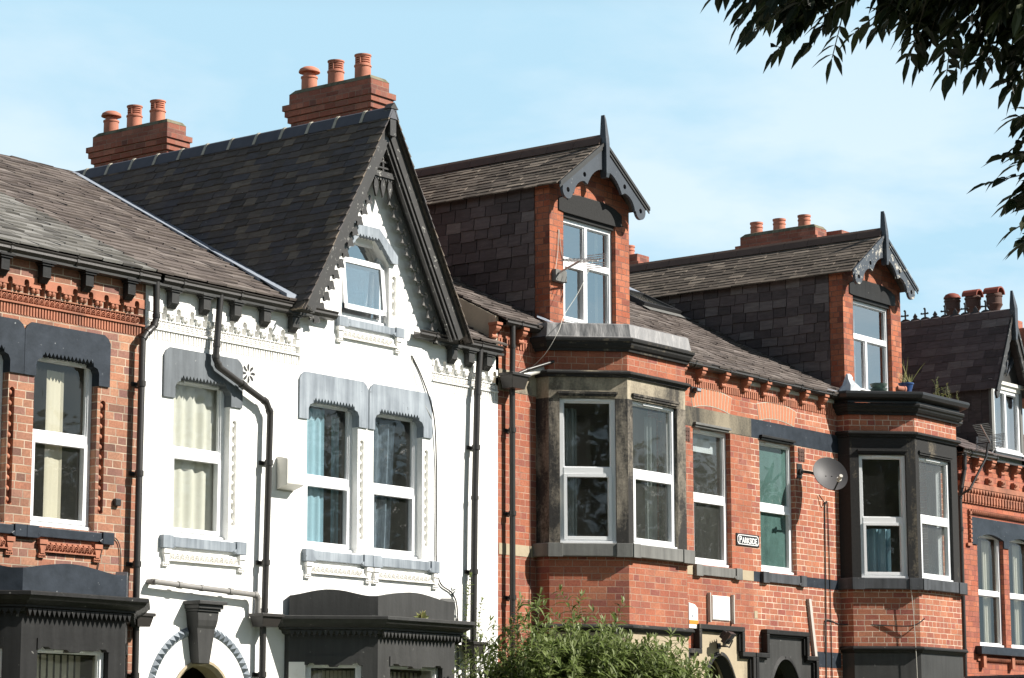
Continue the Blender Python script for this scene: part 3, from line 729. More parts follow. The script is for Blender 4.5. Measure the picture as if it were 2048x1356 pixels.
def chimney(h, x0, x1, y0, y1, ztop, base, mat='brick_chimney', pots=(), cap=True, potkind='modern'):
    m = MB()
    def ring(z0, z1, o): m.box(x0 - o, x1 + o, -(y1 + o), -(y0 - o), z0, z1)
    ring(base, ztop - 0.50, -0.065); ring(ztop - 0.50, ztop - 0.415, -0.035); ring(ztop - 0.413, ztop - 0.33, 0.0); ring(ztop - 0.328, ztop - 0.245, 0.03); ring(ztop - 0.243, ztop - 0.16, 0.055)
    ring(ztop - 0.158, ztop, -0.015)
    c = m.build('chimney', mat, h, bevel=0.004)
    if cap:
        k = MB(); a = 0.012
        b0 = [(x0 + a, y0 + a, ztop), (x1 - a, y0 + a, ztop), (x1 - a, y1 - a, ztop), (x0 + a, y1 - a, ztop)]
        b1 = [(x0 + 0.05, y0 + 0.06, ztop + 0.06), (x1 - 0.05, y0 + 0.06, ztop + 0.06), (x1 - 0.05, y1 - 0.10, ztop + 0.06), (x0 + 0.05, y1 - 0.10, ztop + 0.06)]
        b2 = [(x0 + 0.13, y0 + 0.16, ztop + 0.085), (x1 - 0.13, y0 + 0.16, ztop + 0.085), (x1 - 0.13, y1 - 0.25, ztop + 0.085), (x0 + 0.13, y1 - 0.25, ztop + 0.085)]
        side = lambda o: [(o + i, o + (i + 1) % 4, o + 4 + (i + 1) % 4, o + 4 + i) for i in range(4)]
        k.idx(b0 + b1 + b2, side(0) + side(4) + [(8, 9, 10, 11)]); k.build('mortar_cap', 'flaunching', c)
    for (x, y, kind, mt) in pots:
        p = MB(); z = ztop + (0.05 if cap else -0.02)
        if kind == 'mushroom':
            p.lathe((x, y, z), [(0.113, 0), (0.111, 0.20), (0.121, 0.205), (0.121, 0.23), (0.095, 0.238), (0.08, 0.285), (0.08, 0.30), (0.152, 0.292), (0.154, 0.305), (0.138, 0.34), (0.09, 0.368), (0.03, 0.378)], 20)
        elif kind == 'louvre':
            pr = [(0.115, 0), (0.112, 0.20), (0.123, 0.205), (0.123, 0.225), (0.108, 0.232)]
            zz = 0.25
            for i in range(3): pr += [(0.107, zz), (0.080, zz + 0.002), (0.080, zz + 0.014), (0.107, zz + 0.016)]; zz += 0.032
            pr += [(0.108, 0.352), (0.120, 0.357), (0.120, 0.375), (0.098, 0.377), (0.09, 0.33)]
            p.lathe((x, y, z), pr, 20)
            for q in range(4):
                an = R(20 + 90 * q); p.box(x + 0.098 * math.cos(an) - 0.012, x + 0.098 * math.cos(an) + 0.012, -(y + 0.098 * math.sin(an)) - 0.012, -(y + 0.098 * math.sin(an)) + 0.012, z + 0.24, z + 0.352)
        elif kind == 'plain':
            p.lathe((x, y, z), [(0.115, 0), (0.108, 0.13), (0.118, 0.135), (0.118, 0.155), (0.108, 0.158), (0.108, 0.20), (0.120, 0.205), (0.120, 0.235), (0.098, 0.237), (0.095, 0.12)], 20)
        elif kind in ('hood', 'dome'):
            p.lathe((x, y, z), [(0.115, 0), (0.11, 0.26), (0.155, 0.33), (0.165, 0.36), (0.152, 0.37), (0.152, 0.50), (0.165, 0.51), (0.165, 0.54), (0.15, 0.55), (0.148, 0.58)], 20)
        o = p.build('chimney_pot', mt, c, smooth=True)
        if kind == 'dome':
            q = MB(); q.lathe((x, y, z + 0.575), [(0.172, 0), (0.165, 0.035), (0.13, 0.08), (0.07, 0.105), (0.02, 0.112)], 20); q.build('chimney_pot', 'pot_rim', c, smooth=True)
        if kind == 'hood':
            q = MB(); n = 12
            for i in range(n):
                a0, a1 = math.pi * i / n, math.pi * (i + 1) / n
                for r0, sg in ((0.16, 1), (0.13, -1)):
                    A = lambda a, yy, r=r0: (x + r * math.cos(a), y + yy, z + 0.56 + r * math.sin(a) * 0.9)
                    f = [A(a0, -0.16), A(a1, -0.16), A(a1, 0.16), A(a0, 0.16)]; q.face(f if sg < 0 else f[::-1])
                B = lambda a, r, yy: (x + r * math.cos(a), y + yy, z + 0.56 + r * math.sin(a) * 0.9)
                q.face([B(a0, 0.13, -0.16), B(a0, 0.16, -0.16), B(a1, 0.16, -0.16), B(a1, 0.13, -0.16)])
                q.face([B(a0, 0.13, 0.16), B(a1, 0.13, 0.16), B(a1, 0.16, 0.16), B(a0, 0.16, 0.16)])
            q.build('chimney_pot', 'pot_rim', c)
    return c
def ridge_tiles(roof, p0, p1, drop, half, ln, mat, joint=None, h=0.03, rough=0.0, top=0.0):
    """inverted-V tiles from p0 to p1; drop/half: slope each side"""
    p0, p1 = Vector(p0), Vector(p1); t = (p1 - p0).normalized(); x = t.cross(Vector((0, 0, 1))); n = int((p1 - p0).length / ln + 0.5)
    m = MB()
    for i in range(n):
        a = p0 + t * ln * i; b = p0 + t * (ln * (i + 1) - 0.006)
        o = Vector((0, 0, random.uniform(-rough, rough))); o2 = Vector((0, 0, random.uniform(-rough, rough)))
        def sec(c, e=0.0): return [tuple(c + x * -(half + e) + Vector((0, 0, -drop + h * 0.2))), tuple(c + x * -0.035 + Vector((0, 0, h + e + top * 0.6))), tuple(c + Vector((0, 0, h + 0.022 + e + top))), tuple(c + x * 0.035 + Vector((0, 0, h + e + top * 0.6))), tuple(c + x * (half + e) + Vector((0, 0, -drop + h * 0.2)))]
        s0, s1 = sec(a + o), sec(b + o2)
        for k in range(4): m.face([s0[k], s1[k], s1[k + 1], s0[k + 1]][::-1])
        m.face(s0[::-1]); m.face(s1)
        if joint and i:
            m.m = 1
            q0, q1 = sec(a + o - t * 0.022, 0.010), sec(a + o + t * 0.022, 0.010)
            for k in range(4): m.face([q0[k], q1[k], q1[k + 1], q0[k + 1]][::-1])
            m.face(q0[::-1]); m.face(q1); m.m = 0
    o = m.build('ridge', [mat, joint] if joint else mat, roof)
    return o
# ------------------------------------------------------------------ brick house at the left
XA, XB, XC, XD, XE = 12.6, 19.43, 25.74, 31.85, 38.25
def bay_paths(x0, ret, cant, front):
    c = cant / math.sqrt(2)
    p = [(x0, 0.0), (x0, -ret), (x0 + c, -ret - c), (x0 + c + front, -ret - c), (x0 + 2 * c + front, -ret), (x0 + 2 * c + front, 0.0)]
    frs = [Fr(p[i], (p[i + 1][0] - p[i][0], p[i + 1][1] - p[i][1])) for i in range(5)]
    ls = [math.hypot(p[i + 1][0] - p[i][0], p[i + 1][1] - p[i][1]) for i in range(5)]
    return p, frs, ls
def black_bay(h, x0, mat, ret=0.07, cant=1.02, front=1.41, glass='glass', cloth=None, dirty=False, pmat=None):
    p, frs, ls = bay_paths(x0, ret, cant, front)
    m = MB()
    for fr, l, ops in zip(frs, ls, ([], [(0.19, 0.84, 0.9, 2.93)], [(0.22, 1.18, 0.9, 2.93)], [(0.19, 0.84, 0.9, 2.93)], [])):
        m.wall(0, l, 0.0, 3.30, ops, 0.14, fr)
    b = m.build('bay_window', mat, h)
    w = MB()
    for fr, l in zip(frs[1:4], ls[1:4]):      # wavy parapet
        top = [(l * i / 20, 3.685 + 0.072 * max(0.0, math.cos(math.pi * (i / 20 - 0.45) / 0.9)) ** 1.4) for i in range(21)]
        w.prism([(0, 3.40), (l, 3.40)] + top[::-1], -0.12, 0.0, fr)
    w.build('parapet', pmat or mat, b)
    c = MB()
    prof = [(-0.02, 3.46), (0.225, 3.445), (0.235, 3.435), (0.235, 3.405), (0.215, 3.395), (0.19, 3.36), (0.13, 3.325), (0.10, 3.315), (0.10, 3.295), (0.06, 3.285), (0.045, 3.25), (0.0, 3.235), (-0.02, 3.235)]
    c.sweep(prof, p)
    for fr, l in zip(frs[1:4], ls[1:4]):      # dog-tooth edge
        n = int(l / 0.062)
        for i in range(n):
            u = l * i / n; s = l / n
            c.prism([(u, 3.284), (u + s / 2, 3.205), (u + s, 3.284)], 0.048, 0.085, fr)
    c.build('cornice', mat, b)
    k = MB()
    for fr, (a, e) in zip(frs[1:4], ((0.19, 0.84), (0.22, 1.18), (0.19, 0.84))):     # cusped window heads
        q = (e - a)
        k.prism([(a - 0.01, 3.0), (a - 0.01, 2.89), (a + 0.03, 2.89), (a + 0.05, 2.915), (a + q * .14, 2.915), (a + q * .17, 2.895), (a + q * .40, 2.895), (a + q * .43, 2.87), (a + q * .57, 2.87), (a + q * .60, 2.895), (a + q * .83, 2.895), (a + q * .86, 2.915), (e - 0.05, 2.915), (e - 0.03, 2.89), (e + 0.01, 2.89), (e + 0.01, 3.0)][::-1][::-1], -0.08, 0.012, fr)
    k.build('window_head', mat, b)
    wins = []
    for fr, (a, e) in zip(frs[1:4], ((0.19, 0.84), (0.22, 1.18), (0.19, 0.84))):
        wins.append((window(h, fr, a, e, 0.9, 2.93, 0.13, 0.62, gl=glass), fr, a, e))
    r = MB(); r.face([(q[0], q[1], 3.41) for q in p][::1]); r.build('bay_roof', mat, b)
    return b, wins

brick_house = thing('terraced_house', 'orange brick terraced house with navy stone lintels, grey slates and terracotta frieze', 'house', (16.0, 0.0, 0.0))
H = brick_house
m = MB()
m.wall(XA, XB, 0.0, 7.0, [(16.62, 17.50, 4.21, 6.05), (17.85, 18.75, 4.21, 6.05), (13.6, 14.5, 4.21, 6.05), (17.513, 17.587, 4.40, 5.62, 0.06), (18.793, 18.867, 4.40, 5.62, 0.06), (16.5, 19.05, 0.3, 3.2)] + frieze_ops(15.9, XB - 0.02, 17.47, 0.2275), 0.19)
m.build('wall', 'brick_orange', H)
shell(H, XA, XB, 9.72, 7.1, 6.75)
for o0, o1, l0, l1 in ((16.62, 17.50, 16.46, 17.685), (17.85, 18.75, 17.69, 18.905)):
    shoulder_lintel(H, l0, l1, o0, o1, 'stone_navy')
    fret_band(H, l0 + 0.28, l1 - 0.10, 3.955, 'terracotta')
stone_sill(H, 16.40, 17.76, 4.075, 4.205, 'stone_navy'); stone_sill(H, 17.763, 18.99, 4.075, 4.205, 'stone_navy')
for u in (17.55, 18.83): bead_strip(H, u, 4.40, 5.62, 'terracotta', 'brick_orange')
w = window(H, FACADE, 17.85, 18.75, 4.215, 6.03, 0.15, 0.53)
curtain(w, FACADE, 18.22, 18.46, 4.25, 5.9, -0.22, 'cloth_beige', 1, 0.01)
w = window(H, FACADE, 16.62, 17.50, 4.215, 6.03, 0.15, 0.53)
curtain(w, FACADE, 17.15, 17.48, 4.25, 6.0, -0.34, 'cloth_beige', 2, 0.015)
corbel_frieze(H, 15.9, XB - 0.02, 'terracotta', 17.47, 0.2275)
for u in (16.10, 16.70, 17.33, 17.90, 18.51, 19.13): bracket(H, u, 7.0, 'stone_black')
eaves_board(H, 15, XB + 0.05, 6.985); gutter(H, 15.2, 19.50, 7.085)
r = MB()
r.face([(XA, -0.14, ZM(-0.14) - 0.014), (XB, -0.14, ZM(-0.14) - 0.014), (XB, 5.3, ZM(5.3) - 0.014), (XA, 5.3, ZM(5.3) - 0.014)])
V = Vector((0, 1, 0.478))
r.slates((14.5, -0.17, ZM(-0.17)), (1, 0, 0), V, XB - 14.5, 6.04, 0.20, 0.27, 0.014, jit=1.1, wj=0.25)
roof = r.build('roof', 'slate_grey', H)
ridge_tiles(roof, (15.5, 5.3, 9.74), (XB, 5.3, 9.74), 0.09, 0.17, 0.40, 'mortar', 'mortar', 0.035, 0.014)
pipe(H, [(19.49, -0.10, 7.02), (19.50, -0.10, 6.60), (19.46, -0.10, 6.50), (19.36, -0.10, 6.42), (19.30, -0.10, 6.34), (19.29, -0.10, 3.40)], hopper=(19.33, -0.11, 3.22, 3.36, 0.26))
pipe(H, [(19.30, -0.10, 3.22), (19.30, -0.10, 0.1)])
b, wins = black_bay(H, 16.35, 'stone_black', pmat='stone_navy')
for w, fr, a, e in wins: blind(w, fr, a + 0.06, e - 0.06, 1.2, 2.86, -0.32, 'cloth_beige', 9)

# ------------------------------------------------------------------ white house
white_house = thing('terraced_house', 'white painted terraced house with steep gable and black fretted bargeboards', 'house', (22.5, 0.0, 0.0))
H = white_house
GX, GZ, GK = 23.21, 9.685, 1.733          # gable centre, ridge height, roof pitch (rise over run)
m = MB()
OPS = [(19.89, 20.79, 4.25, 6.05), (22.09, 23.0, 4.25, 6.05), (23.29, 24.22, 4.25, 6.05), (19.94, 20.86, 0.0, 2.90)] + [(u - 0.037, u + 0.037, 4.42, 5.62, 0.06) for u in (20.865, 23.075, 24.295)] + [(21.9, 24.45, 0.3, 3.2)] + frieze_ops(XB + 0.03, 21.95, 19.72, 0.2135) + frieze_ops(24.40, XC - 0.01, 24.64, 0.171)
m.wall(XB, XC, 0.0, 7.0, OPS, 0.19)
tri = [(21.70, 7.0), (24.62, 7.0), (GX, 9.54)]
m.wall(21.70, 24.62, 7.0, 9.6, [(22.68, 23.56, 7.05, 8.12), (23.618, 23.692, 7.22, 7.72, 0.06)], 0.19, outline=tri)
m.box(22.4, 23.9, -0.19, -0.02, 6.98, 7.0)
m.build('wall', 'white_wall', H)
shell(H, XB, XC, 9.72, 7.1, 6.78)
# arched heads that turn square openings into shouldered and round ones
for q in ([(22.678, 7.82), (22.92, 8.123), (22.678, 8.123)], [(23.562, 7.82), (23.562, 8.123), (23.32, 8.123)]): m = MB(); m.prism(q, -0.188, 0.004); m.build('arch_infill', 'white_wall', H)
m = MB()
for sg in (-1, 1):
    arc = [(20.40 + sg * 0.44 * math.cos(R(90 * i / 10)), 2.44 + 0.44 * math.sin(R(90 * i / 10))) for i in range(11)]
    poly = arc + [(20.40, 2.903), (20.40 + sg * 0.463, 2.903), (20.40 + sg * 0.463, 2.44)]
    m.prism(poly if sg > 0 else poly[::-1], -0.185, 0.004)
m.build('arch_infill', 'white_wall', H)
for l0, l1, o0, o1 in ((19.715, 20.97, 19.89, 20.79), (21.935, 23.165, 22.09, 23.0), (23.185, 24.385, 23.29, 24.22)):
    shoulder_lintel(H, l0, l1, o0, o1, 'stone_blue' if l0 > 21 else 'stone_blue_dull')
for u0, u1 in ((19.72, 21.04), (22.03, 23.235), (23.238, 24.50)):
    stone_sill(H, u0, u1, 4.10, 4.245, 'stone_blue'); fret_band(H, u0 + 0.05, u1 - 0.02, 3.98, 'white_trim')
for u in (20.865, 23.075, 24.295): bead_strip(H, u, 4.42, 5.62, 'white_trim', 'white_wall')
bead_strip(H, 23.655, 7.22, 7.72, 'white_trim', 'white_wall')
w = window(H, FACADE, 19.89, 20.79, 4.25, 6.03, 0.15, 0.535)
curtain(w, FACADE, 20.02, 20.80, 4.28, 5.98, -0.19, 'cloth_cream', 5, 0.014); curtain(w, FACADE, 20.90, 21.0, 4.28, 5.98, -0.19, 'cloth_cream', 1, 0.01)
w = window(H, FACADE, 22.09, 23.0, 4.25, 6.03, 0.15, 0.47)
curtain(w, FACADE, 22.1, 22.60, 4.3, 5.95, -0.19, 'cloth_blue', 4, 0.013); curtain(w, FACADE, 22.86, 22.99, 4.3, 5.9, -0.30, 'cloth_blue', 1, 0.015)
w = window(H, FACADE, 23.29, 24.22, 4.25, 6.03, 0.15, 0.47)
curtain(w, FACADE, 23.3, 23.92, 4.3, 5.9, -0.21, 'cloth_dark', 3, 0.03, taper=0.15)
w = window(H, FACADE, 22.685, 23.555, 7.08, 8.12, 0.15, 0.70, gl='glass_bright', low_sash=False, vent=False, fw=0.07)
s = MB()                                   # the lower casement hangs open at the bottom
uu0, uu1, zt, zb, dt, db = 22.72, 23.51, 7.84, 7.19, -0.075, -0.015
def tl(u, k, z0): t = (zt - z0) / (zt - zb); return (u, -(dt + (db - dt) * t + k), z0)
for a, b_, c, d in ((uu0, uu0 + 0.065, zb, zt), (uu1 - 0.065, uu1, zb, zt), (uu0, uu1, zb, zb + 0.065), (uu0, uu1, zt - 0.065, zt)):
    pts = [tl(a, k, z) for k, z in ((0.0, c), (0.0, d))] + [tl(b_, k, z) for k, z in ((0.0, c), (0.0, d))] + [tl(a, k, z) for k, z in ((0.03, c), (0.03, d))] + [tl(b_, k, z) for k, z in ((0.03, c), (0.03, d))]
    s.idx(pts, [(0, 1, 3, 2), (4, 6, 7, 5), (0, 4, 5, 1), (2, 3, 7, 6), (1, 5, 7, 3), (0, 2, 6, 4)])
s.build('casement', 'upvc', w)
s = MB(); s.face([tl(uu0 + 0.06, 0.012, zb + 0.06), tl(uu1 - 0.06, 0.012, zb + 0.06), tl(uu1 - 0.06, 0.012, zt - 0.06), tl(uu0 + 0.06, 0.012, zt - 0.06)]); s.build('pane', 'glass_bright', w)
# hood over the gable window
m = MB()
hood_o = [(22.60, 7.86), (22.60, 7.96), (22.83, 8.25), (23.31, 8.25), (23.66, 7.96), (23.66, 7.86)]
hood_i = [(23.56, 7.86)] + [(23.56 - 0.03 * (i % 2) - 0.235 * i / 8, 7.86 + 0.245 * i / 8 + 0.02 * (i % 2)) for i in range(9)] + saw(22.92, 23.32, 8.10, 0.035, 7)[::-1] + [(22.92 + 0.03 * (i % 2) - 0.235 * i / 8, 8.10 - 0.245 * i / 8 + 0.02 * (i % 2)) for i in range(9)] + [(22.68, 7.86)]
m.prism((hood_o + hood_i)[::-1], -0.02, 0.06)
m.build('hood_mould', 'stone_blue', H)
stone_sill(H, 22.58, 23.80, 6.95, 7.075, 'stone_blue'); fret_band(H, 22.60, 23.74, 6.835, 'white_trim')
# bargeboards
BE = 0.25
def rake(sgn):
    ca, sa = 1 / math.hypot(1, GK), GK / math.hypot(1, GK)
    start = (GX - sgn * 1.50, GZ - 1.50 * GK); Lr = 1.50 / ca
    def P(s, t): return (start[0] + sgn * (s * ca + t * sa), start[1] + s * sa - t * ca)   # s up the slope, t inwards
    return P, Lr
for sgn in (1, -1):
    P, Lr = rake(sgn)
    def quad(m, s0, s1, t0, t1, d0, d1, cut=True):
        q = [P(s0, t0), P(s0, t1), P(s1 - (t1 * GK if 0 else 0), t1), P(s1, t0)]
        # mitre at the apex
        q = [P(s0, t0), P(s0, t1), P(Lr - t1 * GK, t1) if cut else P(s1, t1), P(Lr - t0 * GK, t0) if cut else P(s1, t0)]
        m.prism(q if sgn > 0 else q[::-1], d0, d1)
    m = MB()
    quad(m, 0.0, Lr, 0.0, 0.15, BE, BE + 0.04)
    quad(m, 0.02, Lr, 0.165, 0.195, BE - 0.02, BE + 0.022); quad(m, 0.02, Lr, 0.205, 0.235, BE - 0.05, BE - 0.005)
    b = m.build('bargeboard', 'wood_peeling', H)
    m = MB(); quad(m, 0.0, Lr, 0.02, 0.10, 0.012, BE - 0.06); m.build('soffit', 'wood_black', b)
    m = MB(); n = int(Lr / 0.168)
    quad(m, 0.03, Lr, 0.19, 0.33 if sgn > 0 else 0.236, 0.094, 0.116)
    for i in range(n):
        s0 = 0.09 + i * 0.168
        if s0 > Lr - 0.95: break
        sh = [(-0.078, 0.262), (-0.072, 0.285), (-0.035, 0.300), (-0.032, 0.325), (-0.060, 0.335), (-0.062, 0.362), (-0.034, 0.376), (-0.018, 0.40), (0, 0.435), (0.018, 0.41), (0.034, 0.385), (0.062, 0.362), (0.060, 0.335), (0.032, 0.325), (0.035, 0.300), (0.072, 0.285), (0.078, 0.262)]
        q = [P(s0 + a * 1.08, t + (0.055 if sgn > 0 else -0.04)) for a, t in sh]
        m.prism(q[::-1] if sgn < 0 else q, 0.095, 0.12)
    m.build('fretwork', 'wood_peeling' if sgn > 0 else 'wood_fret_sunlit', b)
m = MB()
m.box(GX - 0.055, GX + 0.055, BE + 0.0, BE + 0.10, 9.36, 9.70); m.prism([(GX - 0.075, 9.70), (GX + 0.075, 9.70), (GX, 9.78)], BE, BE + 0.12)
m.box(GX - 0.24, GX + 0.24, BE - 0.10, BE - 0.03, 8.86, 8.93)
for i in range(9): m.prism([(GX - 0.225 + i * 0.05, 8.86), (GX - 0.2 + i * 0.05, 8.81), (GX - 0.175 + i * 0.05, 8.86)], BE - 0.09, BE - 0.05)
for x in (-0.13, 0.0, 0.13): m.prism([(GX + x - 0.03, 8.83), (GX + x - 0.045, 8.74), (GX + x - 0.02, 8.66), (GX + x, 8.61), (GX + x + 0.02, 8.66), (GX + x + 0.045, 8.74), (GX + x + 0.03, 8.83)], BE - 0.08, BE - 0.055)
for i in range(4):
    z = 8.97 + i * 0.075; m.box(GX - 0.10 + i * 0.02, GX + 0.10 - i * 0.02, BE - 0.08, BE - 0.05, z, z + 0.022)
m.box(GX - 0.014, GX + 0.014, BE - 0.085, BE - 0.055, 8.94, 9.36)
m.build('gable_post', 'wood_peeling', H)
# roofs
def gl_x(y): return GX - 1.5 + max(0.0, (ZM(y) - (GZ - 1.5 * GK)) / GK)
r = MB(); r.cur = 0.2
ya = -0.14
r.face([(XB, ya, ZM(ya) - 0.014), (gl_x(ya), ya, ZM(ya) - 0.014), (GX, 5.3, ZM(5.3) - 0.014), (XB, 5.3, ZM(5.3) - 0.014)])
r.face([(2 * GX - gl_x(ya), ya, ZM(ya) - 0.014), (XC, ya, ZM(ya) - 0.014), (XC, 5.3, ZM(5.3) - 0.014), (GX, 5.3, ZM(5.3) - 0.014)])
cs = 1 / math.hypot(1, 0.478)
def keep(u, v):
    x = XB + u; y = -0.17 + v * cs; g = gl_x(y)
    return x < g + 0.02 or x > 2 * GX - g - 0.02
r.slates((XB, -0.17, ZM(-0.17)), (1, 0, 0), V, XC - XB, 6.04, 0.20, 0.26, 0.014, keep, 1.1, 0.25)
# roof of the gable
za = GZ - 1.5 * GK
r.m = 1; r.cur = 0.2
yv = lambda z: (z - 7.03) / 0.478 - 0.33
for sg in (-1, 1):
    f = [(GX + sg * 1.54, -0.33, za - 0.09), (GX, -0.33, GZ - 0.02), (GX, 5.25, GZ - 0.02)]
    r.face(f[::-1] if sg < 0 else f)
# (slates of the gable roof)
sl = math.hypot(1.56, 1.56 * GK)
def keepg(u, v):
    z = GZ - 1.56 * GK + v * GK / math.hypot(1, GK); y = 5.30 - u
    return z > ZM(y) - 0.12
def keepg2(u, v):
    z = GZ - 1.56 * GK + v * GK / math.hypot(1, GK); y = -0.36 + u
    return z > ZM(y) - 0.12
r.slates((GX - 1.56, 5.30, GZ - 1.56 * GK + 0.01), (0, -1, 0), (1, 0, GK), 5.66, sl, 0.118, 0.205, 0.011, keepg, 1.0, 0.2, 0.006)
r.slates((GX + 1.56, -0.36, GZ - 1.56 * GK + 0.01), (0, 1, 0), (-1, 0, GK), 5.66, sl, 0.118, 0.205, 0.011, keepg2, 1.0, 0.2, 0.006)
roof = r.build('roof', ['slate_brown', 'slate_gable'], H)
ridge_tiles(roof, (GX, -0.36, GZ + 0.015), (GX, 5.35, GZ + 0.015), 0.13, 0.10, 0.452, 'ridge_blue', 'mortar', 0.02)
m = MB()                                    # lead valley beside the gable roof
for i in range(9):
    y0, y1 = -0.14 + 5.3 * i / 9, -0.14 + 5.3 * (i + 1) / 9 + 0.02
    a, b_ = (gl_x(y0), y0), (gl_x(y1), y1)
    k = 0.004 * (9 - i)
    m.idx([(a[0] - 0.17, y0 - 0.0, ZM(y0) + 0.024 + k), (a[0] + 0.06, y0, ZM(y0) + 0.030 + k), (b_[0] + 0.06, y1, ZM(y1) + 0.026 + k), (b_[0] - 0.17, y1, ZM(y1) + 0.020 + k),
           (a[0] - 0.17, y0, ZM(y0)), (a[0] + 0.06, y0, ZM(y0))], [(0, 1, 2, 3), (4, 5, 1, 0), (4, 0, 3)])
m.build('lead_valley', 'lead', roof)
corbel_frieze(H, XB + 0.03, 21.95, 'white_trim', 19.72, 0.2135); corbel_frieze(H, 24.40, XC - 0.01, 'white_trim', 24.64, 0.171)
for u in (19.80, 20.30, 20.80, 21.29, 21.78, 24.74, 25.09, 25.46): bracket(H, u, 7.0, 'stone_grey')
eaves_board(H, XB + 0.06, 22.02, 6.985); eaves_board(H, 24.42, XC - 0.02, 6.985)
gutter(H, 19.56, 22.45, 7.085); gutter(H, 24.0, 25.66, 7.085)
chimney(H, 25.80, 26.22, 2.25, 3.80, 11.11, 8.6, pots=((26.03, 2.60, 'louvre', 'pot'), (26.03, 3.10, 'louvre', 'pot'), (26.03, 3.60, 'mushroom', 'pot')))
chimney(H, 25.80, 26.22, 6.19, 7.80, 11.11, 8.6, pots=((26.03, 6.63, 'louvre', 'pot'), (26.03, 7.12, 'louvre', 'pot'), (26.03, 7.62, 'mushroom', 'pot')))
# arched doorway
m = MB(); n = 34
for i in range(n):
    if i == n // 2: m.build('dogtooth_arch', 'stone_blue', H); m = MB()
    a0, a1 = R(180 * i / n), R(180 * (i + 1) / n); am = (a0 + a1) / 2
    if abs(math.degrees(am) - 90) < 13: continue
    Q = lambda a, r, d: (20.40 + r * math.cos(a), -d, 2.44 + r * math.sin(a))
    r0, r1 = 0.745, 0.845
    A, B, C, D = Q(a0, r0, 0.004), Q(a1, r0, 0.004), Q(a1, r1, 0.004), Q(a0, r1, 0.004); T = Q(am, (r0 + r1) / 2, 0.052)
    m.face([A, T, B][::1]); m.face([B, T, C]); m.face([C, T, D]); m.face([D, T, A])
m.build('dogtooth_arch', 'stone_blue', H)
m = MB()
fr = Fr((20.17, 0), (0, -1))
for (u0, u1, d, z0, z1) in ((20.10, 20.535, 0.26, 3.50, 3.54), (20.12, 20.51, 0.225, 3.455, 3.499), (20.135, 20.495, 0.20, 3.425, 3.454)): m.box(u0, u1, 0.0, d, z0, z1)
lo = [(20.335, 2.87), (20.525, 2.87)]; 
def kst(z): t = (z - 2.87) / 0.555; return (0.085 + 0.085 * t)
zs = [2.86, 3.24, 3.27, 3.33, 3.424]; ds = [0.13, 0.15, 0.165, 0.178, 0.18]
rings = []
for z, d in zip(zs, ds):
    w_ = kst(z); rings.append([(20.315 - w_, 0, z), (20.315 - w_, -d, z), (20.315 + w_, -d, z), (20.315 + w_, 0, z)])
m.idx([p for g in rings for p in g], [(4 * i + k, 4 * i + k + 1, 4 * i + k + 5, 4 * i + k + 4) for i in range(4) for k in range(3)] + [(3, 2, 1, 0), (16, 17, 18, 19)])
m.build('keystone', 'stone_grey', H, bevel=0.006)
m = MB(); n = 16
for i in range(n):      # moulded reveal of the arch
    a0, a1 = R(180 * i / n), R(180 * (i + 1) / n)
    for (r0, d0, r1, d1) in ((0.47, 0.02, 0.44, 0.02), (0.44, 0.02, 0.40, -0.02), (0.40, -0.02, 0.40, -0.20)):
        Q = lambda a, r, d: (20.40 + r * math.cos(a), -d, 2.44 + r * math.sin(a))
        m.face([Q(a0, r0, d0), Q(a1, r0, d0), Q(a1, r1, d1), Q(a0, r1, d1)])
for sg in (-1, 1): m.box(20.40 + sg * 0.435 - 0.035, 20.40 + sg * 0.435 + 0.035, -0.2, 0.02, 0.0, 2.44)
m.build('door_arch', 'cloth_beige' if False else 'stone_cream', H)
m = MB(); m.box(19.96, 20.84, -0.62, -0.58, 0.0, 3.1)
for a, b_ in ((20.06, 20.36), (20.44, 20.74)): m.box(a, b_, -0.575, -0.56, 0.3, 1.1); m.box(a, b_, -0.575, -0.56, 1.25, 1.95)
m.build('door', 'stone_black', H)
# drain pipes
pipe(H, [(20.50, -0.10, 7.02), (20.45, -0.10, 6.40), (20.44, -0.10, 6.27), (20.50, -0.10, 6.18), (21.28, -0.10, 5.87), (21.35, -0.10, 5.75), (21.30, -0.10, 3.46)], hopper=(21.27, -0.12, 3.30, 3.44, 0.34))
pipe(H, [(21.28, -0.10, 3.30), (21.27, -0.10, 0.1)])
pipe(H, [(19.56, 0.02, 3.72), (19.56, -0.11, 3.715), (20.30, -0.11, 3.685), (21.16, -0.11, 3.655), (21.18, -0.11, 3.60), (21.18, -0.11, 3.44)], 'pipe_grey', 0.032, 'waste_pipe')
pipe(H, [(25.25, -0.10, 7.02), (25.19, -0.10, 6.40), (25.14, -0.10, 5.06), (25.11, -0.10, 3.25)], r=0.042, hopper=(25.10, -0.11, 3.10, 3.27, 0.28))
pipe(H, [(25.10, -0.10, 3.10), (25.10, -0.10, 0.1)])
pipe(H, [(24.6, 0.0, 3.52), (24.98, -0.11, 3.30), (25.04, -0.11, 3.24)], r=0.03, name='waste_pipe')
m = MB()                                   # pierced flower vent
for i in range(8):
    a = R(45 * i); c = (21.08 + 0.07 * math.cos(a), 6.19 + 0.07 * math.sin(a))
    q = []
    for k in range(8):
        b_ = R(45 * k); x, y = 0.042 * math.cos(b_), 0.017 * math.sin(b_) * (1.25 if math.cos(b_) > 0 else 0.7)
        q.append((c[0] + x * math.cos(a) - y * math.sin(a), c[1] + x * math.sin(a) + y * math.cos(a)))
    m.prism(q, -0.01, 0.004)
m.build('air_vent', 'rubber', H)
b, wins = black_bay(H, 21.75, 'stone_grey', glass='glass')
for w, fr, a, e in wins: blind(w, fr, a + 0.06, e - 0.06, 1.2, 2.84, -0.32, 'cloth_beige', 11)
